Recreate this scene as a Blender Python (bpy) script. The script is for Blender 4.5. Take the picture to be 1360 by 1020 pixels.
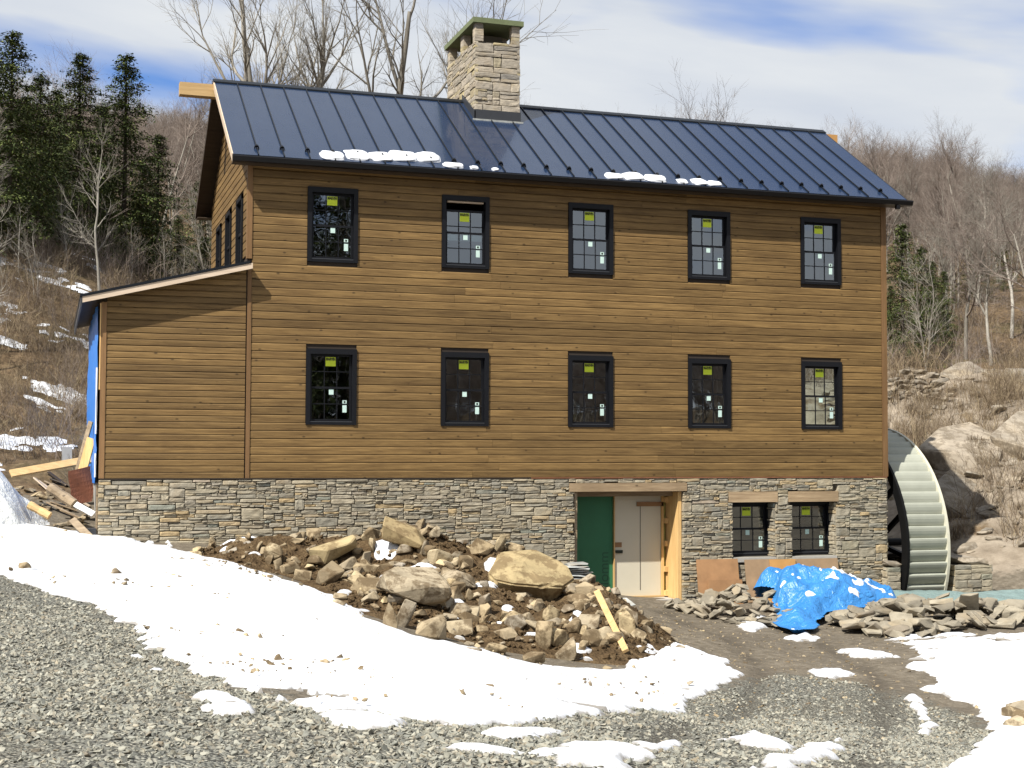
import bpy, bmesh, math, random
import numpy as np
from mathutils import Vector, Matrix, Euler, noise as mnoise

# ------------------------------------------------------------------ camera, sky, sun, exposure
for o in list(bpy.data.objects):
    bpy.data.objects.remove(o)
SC = bpy.context.scene
COL = SC.collection
R = math.radians
CAM = Vector((-3.2662, -26.4480, 3.1332))
YAW, PITCH, ROLL = 0.31695, 0.04707, 0.00372
_f = Vector((math.sin(YAW) * math.cos(PITCH), math.cos(YAW) * math.cos(PITCH), math.sin(PITCH)))
_r = Vector((math.cos(YAW), -math.sin(YAW), 0))
_u = _r.cross(_f)
_r2 = _r * math.cos(ROLL) + _u * math.sin(ROLL)
_u2 = -_r * math.sin(ROLL) + _u * math.cos(ROLL)
cam = bpy.data.cameras.new('camera')
cam.sensor_width = 36
cam.lens = 1869.45 / 1360 * 36
cam.clip_end = 4000
cam.clip_start = 0.1
camo = bpy.data.objects.new('camera', cam)
COL.objects.link(camo)
camo.matrix_world = Matrix(((_r2.x, _u2.x, -_f.x, CAM.x), (_r2.y, _u2.y, -_f.y, CAM.y), (_r2.z, _u2.z, -_f.z, CAM.z), (0, 0, 0, 1)))
SC.camera = camo

SUN = Vector((-0.70, -0.47, 1.0)).normalized()
SUN_EL = math.asin(SUN.z)
SUN_ROT = math.atan2(SUN.x, SUN.y) % (2 * math.pi)
world = bpy.data.worlds.new('World')
SC.world = world
world.use_nodes = True
wt = world.node_tree
wn, wl = wt.nodes, wt.links
wn.clear()
def wnode(t, **kw):
    n = wn.new(t)
    for k, v in kw.items():
        setattr(n, k, v)
    return n
sky = wnode('ShaderNodeTexSky', sky_type='NISHITA', sun_disc=False, sun_elevation=SUN_EL, sun_rotation=SUN_ROT)
sky.air_density = 1.0; sky.dust_density = 0.6; sky.ozone_density = 2.0
tc = wnode('ShaderNodeTexCoord')
sep = wnode('ShaderNodeSeparateXYZ')
wl.new(tc.outputs['Generated'], sep.inputs[0])
def wmath(op, a, b=None, clamp=False):
    n = wnode('ShaderNodeMath', operation=op, use_clamp=clamp)
    for i, v in enumerate((a, b)):
        if v is None: continue
        if isinstance(v, (int, float)): n.inputs[i].default_value = v
        else: wl.new(v, n.inputs[i])
    return n.outputs[0]
az = wmath('ARCTAN2', sep.outputs[0], sep.outputs[1])
el = wmath('ARCSINE', sep.outputs[2])
# thin high cloud in long streaks: noise over azimuth and elevation
comb = wnode('ShaderNodeCombineXYZ')
wl.new(wmath('ADD', wmath('MULTIPLY', az, 2.6), wmath('MULTIPLY', el, 2.0)), comb.inputs[0])
wl.new(wmath('ADD', wmath('MULTIPLY', el, 11.0), wmath('MULTIPLY', az, 1.2)), comb.inputs[1])
comb.inputs[2].default_value = 1.9
cn = wnode('ShaderNodeTexNoise'); cn.inputs['Scale'].default_value = 1.0; cn.inputs['Detail'].default_value = 5; cn.inputs['Roughness'].default_value = 0.45
wl.new(comb.outputs[0], cn.inputs['Vector'])
ramp = wnode('ShaderNodeValToRGB')
ramp.color_ramp.elements[0].position = 0.34; ramp.color_ramp.elements[0].color = (0, 0, 0, 1)
ramp.color_ramp.elements[1].position = 0.48; ramp.color_ramp.elements[1].color = (1, 1, 1, 1)
wl.new(cn.outputs[0], ramp.inputs[0])
cn2 = wnode('ShaderNodeTexNoise'); cn2.inputs['Scale'].default_value = 2.3; cn2.inputs['Detail'].default_value = 6
wl.new(comb.outputs[0], cn2.inputs['Vector'])
cr2 = wnode('ShaderNodeValToRGB')
cr2.color_ramp.elements[0].position = 0.3; cr2.color_ramp.elements[0].color = (5.2, 5.6, 6.25, 1)
cr2.color_ramp.elements[1].position = 0.7; cr2.color_ramp.elements[1].color = (6.3, 6.55, 6.8, 1)
wl.new(cn2.outputs[0], cr2.inputs[0])
skym = wnode('ShaderNodeMix', data_type='RGBA', blend_type='MULTIPLY')
skym.inputs['Factor'].default_value = 1.0
wl.new(sky.outputs[0], skym.inputs['A']); skym.inputs['B'].default_value = (.62, .85, 1.25, 1)
mx = wnode('ShaderNodeMix', data_type='RGBA')
wl.new(ramp.outputs[0], mx.inputs['Factor'])
wl.new(skym.outputs['Result'], mx.inputs['A'])
wl.new(cr2.outputs[0], mx.inputs['B'])
bg = wnode('ShaderNodeBackground'); bg.inputs[1].default_value = 0.077
wl.new(mx.outputs['Result'], bg.inputs[0])
wo = wnode('ShaderNodeOutputWorld')
wl.new(bg.outputs[0], wo.inputs[0])

sl = bpy.data.lights.new('sun', 'SUN')
sl.energy = 5.0; sl.angle = R(0.5); sl.color = (1.0, 0.96, 0.89)
so = bpy.data.objects.new('sun', sl)
so.rotation_euler = SUN.to_track_quat('Z', 'Y').to_euler()
COL.objects.link(so)
vs = SC.view_settings
vs.view_transform = 'Standard'; vs.look = 'None'; vs.exposure = 0.70; vs.gamma = 1.0
vs.use_curve_mapping = False
SC.cycles.max_bounces = 6; SC.cycles.transparent_max_bounces = 12; SC.cycles.glossy_bounces = 3; SC.cycles.diffuse_bounces = 3
SC.cycles.caustics_reflective = False; SC.cycles.caustics_refractive = False

# ------------------------------------------------------------------ terrain (pure numpy)
#TERRAIN-BEGIN
def _hash(ix, iy, seed):
    h = (ix.astype(np.int64) * 374761393 + iy.astype(np.int64) * 668265263 + seed * 974634777) & 0xffffffff
    h = ((h ^ (h >> 13)) * 1274126177) & 0xffffffff
    h = h ^ (h >> 16)
    return (h & 0xffff) / 65535.0
def vnoise(x, y, seed=0):
    x = np.asarray(x, float); y = np.asarray(y, float)
    ix = np.floor(x); iy = np.floor(y); fx = x - ix; fy = y - iy
    fx = fx * fx * (3 - 2 * fx); fy = fy * fy * (3 - 2 * fy)
    a = _hash(ix, iy, seed); b = _hash(ix + 1, iy, seed); c = _hash(ix, iy + 1, seed); d = _hash(ix + 1, iy + 1, seed)
    return (a * (1 - fx) + b * fx) * (1 - fy) + (c * (1 - fx) + d * fx) * fy
def fbm(x, y, seed=0, octv=4, gain=0.5):
    s = 0; a = 1; t = 0
    x = np.asarray(x, float); y = np.asarray(y, float)
    for k in range(octv):
        s = s + a * (vnoise(x * 2 ** k + 17.3 * k, y * 2 ** k - 9.1 * k, seed + k) - 0.5); t += a; a *= gain
    return s / t * 2
def sstep(a, b, x):
    t = np.clip((np.asarray(x, float) - a) / (b - a), 0, 1)
    return t * t * (3 - 2 * t)
CX, CY = -3.2662, -26.4480
TP = np.array([
 (-3.3,-26.4,1.55),(-6,-20,1.55),(-6,-14,1.5),(-6,-8,1.55),(-5,-3,1.75),(-2.4,-.3,1.42),(0,-.5,1.3),(3,-.6,.85),(1.6,-8.5,.62),(2,-4,.72),(3,-9,.32),(1.2,-11.5,.75),
 (0,-14,1.1),(0,-18,1.2),(0,-8,1.08),(0,-4,1.2),(3,-18,.75),(3,-12,.32),(3,-6,.4),(6,-16,.3),(6,-10,.12),(6,-5,.25),(6,-1,.42),
 (8,-1,.05),(8,-5,.0),(9,-10,-.05),(10,-15,.05),(12,-1,.05),(12,-6,0),(14,-10,.1),(16,-4,.1),(18,-10,.3),(16,-16,.4),(8,-20,.6),
 (-10,-12,1.7),(-10,-5,2.3),(-8,0,2.7),(-4.5,1,2.0),(-3.6,4.5,3.0),(-8,6,3.6),(-10,11,5.2),(-3.3,13.5,5.6),(-3.3,23.5,9.4),(-9,22,9.6),(-3,33,11.2),
 (2,10,3.4),(8,8,1.6),(12,8,.4),(3,20,6),(12,20,4),(20,25,6.2),
 (16.1,.3,.02),(17.1,-.5,.02),(17.8,2.7,.9),(18.9,1.85,.9),(20.2,6,2.7),(21.4,5,2.7),(23.7,10.8,4.4),(25.1,9.7,4.4),(28.4,17.3,5.9),(30.1,16,5.9),
 (22.2,11.9,4.5),(15.2,6.5,.2),(18,9,2.2),(19,16,4.6),(22,-4,.4),(26,2,2.6),(28,-12,.7),(0,-40,1.6),(-20,-20,1.8),(-20,0,3.5),(20,-30,.9),(35,0,3.2),(35,20,6.4),(10,35,7),(25,40,8.4),(-12,38,12.2)], float)
_d = np.sqrt(((TP[:, None, :2] - TP[None, :, :2]) ** 2).sum(2) + 2.0)
_w = np.linalg.solve(_d + 1e-6 * np.eye(len(TP)), TP[:, 2] - 2.0)
def far_hill(x, y):
    dx = x - CX; dy = y - CY
    D = np.hypot(dx, dy); a = np.arctan2(dx, dy)
    front = sstep(1.9, 1.2, np.abs(a - 0.3))
    k = np.interp(a, [-.4, 0.0, .2, .45, .58, .67, .9], [.205, .204, .198, .190, .176, .152, .14])
    k = k + 0.012 * (vnoise(a * 14, a * 0, 5) - .5)
    up = 7.5 + np.clip(D - 55, 0, 300) * (k * 350 - 4.4) / 295 - np.clip(D - 355, 0, 1e9) * 0.05
    back = 1.6 + np.clip(D - 70, 0, 150) * 0.055
    base = up * front + back * (1 - front)
    return base + 2.2 * fbm(x / 40, y / 40, 7, 3) * sstep(60, 120, D)
RUT = np.array([(-1.4, -24), (.2, -20), (2.4, -16), (4.9, -12.4), (7.0, -9.0), (8.2, -5.5), (8.6, -2.0)])
def ruts(x, y):
    """two wheel tracks from the drive to the door"""
    d = np.full(np.shape(x), 1e9)
    for i in range(len(RUT) - 1):
        a, b = RUT[i], RUT[i + 1]; e = b - a
        t = np.clip(((x - a[0]) * e[0] + (y - a[1]) * e[1]) / (e @ e), 0, 1)
        d = np.minimum(d, np.hypot(x - a[0] - t * e[0], y - a[1] - t * e[1]))
    return np.exp(-((d - .78) / .17) ** 2)
def terrain(x, y):
    x = np.asarray(x, float); y = np.asarray(y, float)
    sh = x.shape; xf = x.ravel(); yf = y.ravel()
    z = np.full(xf.shape, 2.0)
    for p, w in zip(TP, _w):
        z += w * np.sqrt((xf - p[0]) ** 2 + (yf - p[1]) ** 2 + 2.0)
    D = np.hypot(xf - 3, yf + 4)
    m = sstep(34, 58, D)
    near = z * (1 - m) + far_hill(xf, yf) * m
    # hummocks on the brushy bank and the ledge
    rough = sstep(1.2, 3.2, near) * sstep(-2, 4, yf)
    near = near + rough * (0.35 * fbm(xf / 2.3, yf / 2.3, 21, 4) + .05 * fbm(xf / .35, yf / .35, 33, 2))
    # tilted ledges of bare rock on the bank right of the wheel
    led = sstep(16.6, 18.5, xf) * sstep(-1.5, 1.5, yf) * sstep(34, 30, xf) * sstep(22, 15, yf)
    q = (xf * .55 + yf * .8) / 1.5 + .5 * fbm(xf / 2.5, yf / 2.5, 41, 2)
    saw = (q - np.floor(q))
    near = near + led * (0.30 * (sstep(0, .18, saw) - saw) + .22 * np.abs(fbm(xf / 1.3, yf / 1.3, 47, 3)))
    yard = (1 - sstep(-1, 2, yf)) * (1 - m)
    near = near + yard * (.07 * fbm(xf / 1.8, yf / 1.8, 3, 3) + .012 * fbm(xf / .25, yf / .25, 9, 2))
    rut_ = ruts(xf, yf)
    near = near - .035 * rut_
    # wheel pit
    pit = sstep(13.7, 13.9, xf) * sstep(15.5, 15.36, xf) * sstep(-.45, -.3, yf) * sstep(5.4, 5.0, yf)
    near = near * (1 - pit) + (-1.9) * pit
    # cellar inside the house
    house = sstep(-2.0, -1.7, xf) * sstep(13.7, 13.5, xf) * sstep(.35, .6, yf) * sstep(6.0, 5.6, yf)
    near = near * (1 - house) + (-.6) * house
    return near.reshape(sh)
MOUND = [(.2,-2.3,.42,.9,.8),(1.4,-2.5,.62,1.0,1.0),(2.8,-2.7,1.12,1.05,.95),(4.1,-3.4,.98,1.0,1.1),(5.2,-4.9,.66,.75,1.0),(4.7,-6.3,.52,.85,.9),(4.2,-7.6,.26,.8,.7),(2.6,-4.5,.72,1.3,1.0),(3.5,-5.4,.5,1.1,.9),(2.0,-6.2,.42,1.0,.9),(3.2,-7.2,.3,.9,.8)]
def mound(x, y):
    x = np.asarray(x, float); y = np.asarray(y, float)
    s = 0
    for a, b, h, sx, sy in MOUND:
        s = s + (h * np.exp(-(((x - a) / sx) ** 2 + ((y - b) / sy) ** 2))) ** 1.5
    s = s ** (1 / 1.5)
    return s - .06
def top(x, y):
    return terrain(x, y) + np.maximum(mound(x, y), 0)
#TERRAIN-END

# ------------------------------------------------------------------ helpers
def tag(o, label=None, cat=None, group=None, kind=None):
    if label: o['label'] = label
    if cat: o['category'] = cat
    if group: o['group'] = group
    if kind: o['kind'] = kind
    return o
WL = {}
def wloc(o):
    return WL.get(o.name, Vector((0, 0, 0))) if o else Vector((0, 0, 0))
def put(name, mesh, parent=None, loc=(0, 0, 0), rot=None, scale=None):
    """link one object; loc is in world metres, parents are never rotated"""
    o = bpy.data.objects.new(name, mesh)
    COL.objects.link(o)
    loc = Vector(loc)
    if parent is not None:
        o.parent = parent
    o.location = loc - wloc(parent)
    if rot is not None: o.rotation_euler = rot
    if scale is not None: o.scale = scale
    WL[o.name] = loc
    return o
def empty(name, loc, label, cat, group=None):
    o = put(name, None, None, loc)
    o.empty_display_size = .2
    return tag(o, label, cat, group)
def mesh(name, verts, faces, mat=None, smooth=False):
    me = bpy.data.meshes.new(name)
    me.from_pydata([tuple(v) for v in verts], [], faces)
    me.update()
    if mat: me.materials.append(mat)
    if smooth: me.polygons.foreach_set('use_smooth', [True] * len(me.polygons))
    return me
class MB:
    """collects simple solids into one mesh"""
    def __init__(s): s.v = []; s.f = []
    def box(s, x0, x1, y0, y1, z0, z1):
        b = len(s.v)
        s.v += [(x0, y0, z0), (x1, y0, z0), (x1, y1, z0), (x0, y1, z0), (x0, y0, z1), (x1, y0, z1), (x1, y1, z1), (x0, y1, z1)]
        s.f += [tuple(b + i for i in q) for q in ((0, 3, 2, 1), (4, 5, 6, 7), (0, 1, 5, 4), (1, 2, 6, 5), (2, 3, 7, 6), (3, 0, 4, 7))]
        return s
    def prism(s, pts, d):
        """pts: list of 3-D points of one face, d: extrusion vector"""
        b = len(s.v); n = len(pts); d = Vector(d)
        s.v += [tuple(p) for p in pts] + [tuple(Vector(p) + d) for p in pts]
        s.f += [tuple(b + i for i in range(n - 1, -1, -1)), tuple(b + n + i for i in range(n))]
        for i in range(n):
            j = (i + 1) % n
            s.f.append((b + i, b + j, b + n + j, b + n + i))
        return s
    def tube(s, p0, p1, r0, r1, n=6, cap=True):
        p0 = Vector(p0); p1 = Vector(p1); d = (p1 - p0).normalized()
        a = d.orthogonal().normalized(); c = d.cross(a); b = len(s.v)
        for p, r in ((p0, r0), (p1, r1)):
            for i in range(n):
                t = 2 * math.pi * i / n
                s.v.append(tuple(p + (a * math.cos(t) + c * math.sin(t)) * r))
        for i in range(n):
            j = (i + 1) % n
            s.f.append((b + i, b + j, b + n + j, b + n + i))
        if cap:
            s.f += [tuple(b + i for i in range(n - 1, -1, -1)), tuple(b + n + i for i in range(n))]
        return s
    def add(s, verts, faces):
        b = len(s.v); s.v += [tuple(v) for v in verts]; s.f += [tuple(b + i for i in f) for f in faces]
        return s
    def me(s, name, mat, smooth=False): return mesh(name, s.v, s.f, mat, smooth)
    def put(s, name, mat, parent=None, smooth=False):
        return put(name, s.me(name, mat, smooth), parent, wloc(parent)) if False else s._put(name, mat, parent, smooth)
    def _put(s, name, mat, parent, smooth):
        # verts are world metres; the object's origin goes to the middle of its base
        xs = [v[0] for v in s.v]; ys = [v[1] for v in s.v]; zs = [v[2] for v in s.v]
        c = Vector(((min(xs) + max(xs)) / 2, (min(ys) + max(ys)) / 2, min(zs)))
        s.v = [tuple(Vector(v) - c) for v in s.v]
        return put(name, s.me(name, mat, smooth), parent, c)
def rock_mesh(name, seed, dims, mat, n=16, cut=0.75):
    """angular broken stone: convex hull of points thrown on a box"""
    rnd = random.Random(seed)
    bm = bmesh.new()
    for i in range(n):
        p = Vector((rnd.uniform(-1, 1), rnd.uniform(-1, 1), rnd.uniform(-1, 1)))
        m = max(abs(p.x), abs(p.y), abs(p.z)); p /= m
        p *= rnd.uniform(cut, 1)
        bm.verts.new((p.x * dims[0] / 2, p.y * dims[1] / 2, p.z * dims[2] / 2))
    r = bmesh.ops.convex_hull(bm, input=bm.verts)
    for v in [v for v in bm.verts if not v.link_faces]: bm.verts.remove(v)
    bmesh.ops.dissolve_limit(bm, angle_limit=R(14), verts=bm.verts, edges=bm.edges)
    bmesh.ops.bevel(bm, geom=bm.edges[:], offset=min(dims) * .05, segments=1, affect='EDGES', clamp_overlap=True)
    bmesh.ops.recalc_face_normals(bm, faces=bm.faces)
    me = bpy.data.meshes.new(name); bm.to_mesh(me); bm.free()
    me.materials.append(mat)
    return me

# ------------------------------------------------------------------ materials
def new_mat(name):
    m = bpy.data.materials.new(name); m.use_nodes = True
    nt = m.node_tree; p = nt.nodes['Principled BSDF']
    return m, nt, p
class N:
    """terse node wiring"""
    def __init__(s, nt): s.nt = nt
    def n(s, t, **kw):
        x = s.nt.nodes.new(t)
        for k, v in kw.items(): setattr(x, k, v)
        return x
    def lk(s, a, b): s.nt.links.new(a, b)
    def setin(s, inp, v):
        if isinstance(v, bpy.types.NodeSocket): s.lk(v, inp)
        else: inp.default_value = v
    def math(s, op, a, b=0.0, c=None, clamp=False):
        x = s.n('ShaderNodeMath', operation=op, use_clamp=clamp)
        s.setin(x.inputs[0], a); s.setin(x.inputs[1], b)
        if c is not None: s.setin(x.inputs[2], c)
        return x.outputs[0]
    def pos(s): return s.n('ShaderNodeNewGeometry').outputs['Position']
    def objc(s): return s.n('ShaderNodeTexCoord').outputs['Object']
    def island(s): return s.n('ShaderNodeNewGeometry').outputs['Random Per Island']
    def orand(s): return s.n('ShaderNodeObjectInfo').outputs['Random']
    def rnd(s): return s.math('FRACT', s.math('ADD', s.island(), s.orand()))
    def scale(s, v, sc, off=None):
        x = s.n('ShaderNodeMapping'); s.lk(v, x.inputs[0]); x.inputs['Scale'].default_value = sc
        if off is not None:
            if isinstance(off, bpy.types.NodeSocket):
                c = s.n('ShaderNodeCombineXYZ')
                for i in range(3): s.lk(s.math('MULTIPLY', off, (37.0, 53.0, 71.0)[i]), c.inputs[i])
                s.lk(c.outputs[0], x.inputs['Location'])
            else: x.inputs['Location'].default_value = off
        return x.outputs[0]
    def noise(s, v, sc, det=4, rough=.55, dist=0):
        x = s.n('ShaderNodeTexNoise'); s.lk(v, x.inputs['Vector'])
        x.inputs['Scale'].default_value = sc; x.inputs['Detail'].default_value = det; x.inputs['Roughness'].default_value = rough; x.inputs['Distortion'].default_value = dist
        return x.outputs[0]
    def voro(s, v, sc, feature='F1', out='Distance'):
        x = s.n('ShaderNodeTexVoronoi', feature=feature); s.lk(v, x.inputs['Vector']); x.inputs['Scale'].default_value = sc
        return x.outputs[out]
    def ramp(s, f, stops, interp='LINEAR'):
        x = s.n('ShaderNodeValToRGB'); cr = x.color_ramp; cr.interpolation = interp
        while len(cr.elements) < len(stops): cr.elements.new(.5)
        for e, (p, c) in zip(cr.elements, stops):
            e.position = p; e.color = (c, c, c, 1) if isinstance(c, (int, float)) else (*c, 1)
        s.setin(x.inputs[0], f)
        return x.outputs[0]
    def mix(s, f, a, b, mode='MIX'):
        x = s.n('ShaderNodeMix', data_type='RGBA', blend_type=mode)
        s.setin(x.inputs['Factor'], f)
        s.setin(x.inputs['A'], (*a, 1) if isinstance(a, tuple) and len(a) == 3 else a)
        s.setin(x.inputs['B'], (*b, 1) if isinstance(b, tuple) and len(b) == 3 else b)
        return x.outputs['Result']
    def bump(s, h, strength=.5, dist=.02):
        x = s.n('ShaderNodeBump'); x.inputs['Strength'].default_value = strength; x.inputs['Distance'].default_value = dist
        s.lk(h, x.inputs['Height']); return x.outputs[0]
def plain(name, col, rough=.6, metal=0, var=.12, nscale=6, bump=.0, spec=.4):
    m, nt, p = new_mat(name); k = N(nt)
    v = k.pos()
    f = k.noise(v, nscale, 5)
    c = k.mix(f, tuple(x * (1 - var * 1.6) for x in col), tuple(min(1, x * (1 + var * 1.6)) for x in col))
    r = k.rnd()
    c = k.mix(k.math('MULTIPLY', r, var * 2), c, tuple(x * .55 for x in col))
    k.lk(c, p.inputs['Base Color'])
    p.inputs['Roughness'].default_value = rough; p.inputs['Metallic'].default_value = metal
    p.inputs['Specular IOR Level'].default_value = spec
    if bump: k.lk(k.bump(k.noise(v, nscale * 6, 5), bump, .01), p.inputs['Normal'])
    return m
def wood(name, c0, c1, axis='X', rough=.62, knots=True, patch=.5, tone=(.78, 1.18)):
    """sawn boards: streaky grain along one axis, knots, tone differs from board to board"""
    m, nt, p = new_mat(name); k = N(nt)
    v = k.pos(); rn = k.rnd()
    sc = {'X': (.55, 9, 9), 'Y': (9, .55, 9), 'Z': (9, 9, .55)}[axis]
    g = k.noise(k.scale(v, sc, rn), 2.2, 6, .62, .6)
    fine = k.noise(k.scale(v, tuple(a * 4 for a in sc), rn), 3.0, 3, .6)
    f = k.math('ADD', k.math('MULTIPLY', g, .75), k.math('MULTIPLY', fine, .25))
    c = k.ramp(f, [(.3, c0), (.68, c1)])
    big = k.noise(v, .5, 4, .6)
    c = k.mix(k.math('MULTIPLY', k.ramp(big, [(.38, 0.0), (.66, 1.0)]), patch), c, k.mix(.5, c, tuple(a * .62 for a in c0)))
    tn = k.ramp(rn, [(0, tone[0]), (.5, 1.0), (1, tone[1])])
    c = k.mix(1.0, c, tn, 'MULTIPLY')
    if knots:
        ks = {'X': (1.0, 1.7, 1.7), 'Y': (1.7, 1.0, 1.7), 'Z': (1.7, 1.7, 1.0)}[axis]
        d = k.voro(k.scale(v, ks, rn), 3.1)
        kn = k.ramp(d, [(.06, 1.0), (.13, 0.0)])
        c = k.mix(k.math('MULTIPLY', kn, .75), c, tuple(a * .35 for a in c0))
        # pale raised edges and scratches
        d2 = k.noise(k.scale(v, tuple(a * 1.3 for a in sc), rn), 4.0, 2)
        c = k.mix(k.math('MULTIPLY', k.ramp(d2, [(.68, 0.0), (.78, 1.0)]), .35), c, tuple(min(1, a * 1.9) for a in c1))
    k.lk(c, p.inputs['Base Color'])
    p.inputs['Roughness'].default_value = rough; p.inputs['Specular IOR Level'].default_value = .25
    k.lk(k.bump(f, .25, .006), p.inputs['Normal'])
    return m
def stone(name, stops, rough=.85, dirt=None, dirtamt=.0, nsc=5.0, bump=.5):
    m, nt, p = new_mat(name); k = N(nt)
    v = k.pos(); rn = k.rnd()
    c = k.ramp(rn, stops)
    n1 = k.noise(k.scale(v, (1, 1, 1.8), rn), nsc, 6, .65)
    c = k.mix(1.0, c, k.ramp(n1, [(.25, .62), (.5, 1.0), (.75, 1.3)]), 'MULTIPLY')
    n2 = k.noise(k.scale(v, (1, 1, 1), rn), nsc * .45, 3)
    c = k.mix(k.math('MULTIPLY', k.ramp(n2, [(.5, 0.0), (.72, 1.0)]), .4), c, (.30, .22, .12))
    if dirt:
        n3 = k.noise(k.scale(v, (1, 1, 1), rn), 3.2, 6, .7)
        c = k.mix(k.math('MULTIPLY', k.ramp(n3, [(.47, 0.0), (.56, 1.0)]), dirtamt), c, dirt)
    k.lk(c, p.inputs['Base Color'])
    p.inputs['Roughness'].default_value = rough; p.inputs['Specular IOR Level'].default_value = .25
    h = k.math('ADD', n1, k.math('MULTIPLY', k.noise(v, nsc * 7, 4), .35))
    k.lk(k.bump(h, bump, .03), p.inputs['Normal'])
    return m
M = {}
M['siding'] = wood('siding_wood', (.084, .047, .0165), (.250, .156, .058), 'X')
M['siding_y'] = wood('siding_wood_gable', (.084, .047, .0165), (.250, .156, .058), 'Y')
M['corner'] = wood('corner_wood', (.13, .072, .030), (.22, .125, .055), 'Z', knots=False)
M['sheath'] = plain('dark_sheathing', (.035, .025, .018), .9)
M['trim_black'] = plain('black_paint', (.0065, .007, .009), .45, var=.1, spec=.22)
M['gutter'] = plain('black_gutter', (.006, .006, .007), .4, spec=.25)
M['interior'] = plain('bare_interior', (.16, .13, .10), .9)
M['timber'] = wood('aged_timber', (.20, .135, .075), (.44, .325, .20), 'X', patch=.8)
M['lumber'] = wood('new_lumber', (.45, .27, .10), (.70, .47, .21), 'Z', knots=False, patch=.2)
M['lumber_x'] = wood('new_lumber_x', (.42, .26, .11), (.66, .46, .22), 'X', knots=False, patch=.2)
M['rake'] = wood('rake_board', (.40, .31, .22), (.58, .47, .36), 'X', knots=False, patch=.2)
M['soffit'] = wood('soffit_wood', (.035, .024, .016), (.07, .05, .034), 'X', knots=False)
M['oldboard'] = wood('old_board', (.17, .12, .075), (.40, .31, .20), 'X', patch=.6)
WALLST = [(0, (.205, .188, .148)), (.15, (.285, .255, .195)), (.3, (.34, .295, .21)), (.45, (.235, .22, .178)), (.6, (.37, .32, .225)), (.75, (.30, .268, .208)), (.88, (.40, .30, .165)), (.95, (.225, .235, .195)), (1, (.33, .268, .20))]
M['stone'] = stone('ledge_stone', WALLST, nsc=7)
M['chim'] = stone('chimney_stone', [(0, (.27, .24, .19)), (.25, (.38, .33, .26)), (.5, (.31, .275, .22)), (.7, (.44, .38, .29)), (.85, (.42, .35, .20)), (1, (.24, .22, .19))], nsc=7)
M['mortar'] = plain('dark_mortar', (.13, .115, .09), .95)
M['rubble'] = stone('rubble_rock', [(0, (.20, .155, .095)), (.3, (.34, .265, .16)), (.55, (.25, .215, .16)), (.8, (.42, .33, .19)), (1, (.28, .25, .205))], dirt=(.085, .055, .026), dirtamt=.75, nsc=3.5)
M['boulder'] = stone('tan_boulder', [(0, (.30, .23, .12)), (1, (.36, .285, .155))], dirt=(.11, .07, .032), dirtamt=.65, nsc=2.5)
M['slab'] = stone('flat_slab', [(0, (.15, .132, .10)), (.35, (.225, .198, .15)), (.7, (.29, .255, .19)), (1, (.19, .16, .12))], nsc=4)
M['slate'] = stone('stacked_slate', [(0, (.25, .26, .25)), (1, (.40, .41, .39))], nsc=5)
M['pebble'] = stone('gravel_stone', [(0, (.12, .12, .105)), (.3, (.20, .20, .17)), (.6, (.26, .255, .21)), (.85, (.33, .315, .255)), (1, (.19, .165, .125))], nsc=20, bump=.2)
M['ledge'] = stone('ledge_rock', [(0, (.20, .175, .14)), (.5, (.26, .228, .182)), (1, (.31, .262, .20))], nsc=1.6, dirt=(.11, .085, .055), dirtamt=.6)
# standing-seam steel
m, nt, p = new_mat('dark_steel_roof'); k = N(nt)
k.lk(k.mix(k.noise(k.pos(), .8, 4), (.010, .021, .050), (.015, .029, .064)), p.inputs['Base Color'])
p.inputs['Metallic'].default_value = 0.0; p.inputs['Specular IOR Level'].default_value = .22
p.inputs['Coat Weight'].default_value = .35; p.inputs['Coat Roughness'].default_value = .06
k.lk(k.ramp(k.noise(k.scale(k.pos(), (2, .7, .7)), 2.5, 5), [(.3, .20), (.7, .30)]), p.inputs['Roughness'])
k.lk(k.bump(k.noise(k.scale(k.pos(), (1.6, .5, .5)), 1.5, 2), .12, .02), p.inputs['Normal'])
M['roof'] = m
M['seam'] = plain('seam_steel', (.007, .009, .012), .4, var=.1, spec=.25)
# coated window glass
m, nt, p = new_mat('window_glass'); k = N(nt)
nt.nodes.remove(p)
out = nt.nodes['Material Output']
gl = k.n('ShaderNodeBsdfGlossy'); gl.inputs['Roughness'].default_value = .012; gl.inputs['Color'].default_value = (.90, .96, 1.0, 1)
k.lk(k.bump(k.noise(k.pos(), 1.7, 2), .05, .02), gl.inputs['Normal'])
tr = k.n('ShaderNodeBsdfTransparent'); tr.inputs['Color'].default_value = (.62, .72, .70, 1)
lw = k.n('ShaderNodeFresnel'); lw.inputs['IOR'].default_value = 1.5
ms = k.n('ShaderNodeMixShader')
k.lk(k.math('ADD', k.math('MULTIPLY', lw.outputs[0], 1.2), .17, clamp=True), ms.inputs[0])
k.lk(tr.outputs[0], ms.inputs[1]); k.lk(gl.outputs[0], ms.inputs[2]); k.lk(ms.outputs[0], out.inputs[0])
M['glass'] = m
M['lime'] = plain('lime_sticker', (.62, .74, .035), .5, var=.04)
M['paper'] = plain('pale_sticker', (.52, .68, .62), .6, var=.06)
M['ink'] = plain('black_ink', (.015, .02, .012), .6)
M['green'] = plain('green_panel', (.030, .155, .070), .6, var=.1, nscale=3)
M['cream'] = plain('cream_panel', (.56, .52, .41), .6, var=.05, nscale=2)
M['concrete'] = plain('grey_concrete', (.40, .38, .34), .9, var=.15, bump=.3)
M['capgreen'] = plain('chimney_cap_slab', (.17, .20, .10), .85, var=.25, bump=.3)
M['lead'] = plain('flashing', (.035, .037, .042), .45)
M['bluewrap'] = plain('blue_house_wrap', (.035, .20, .62), .45, var=.08, nscale=2)
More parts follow.
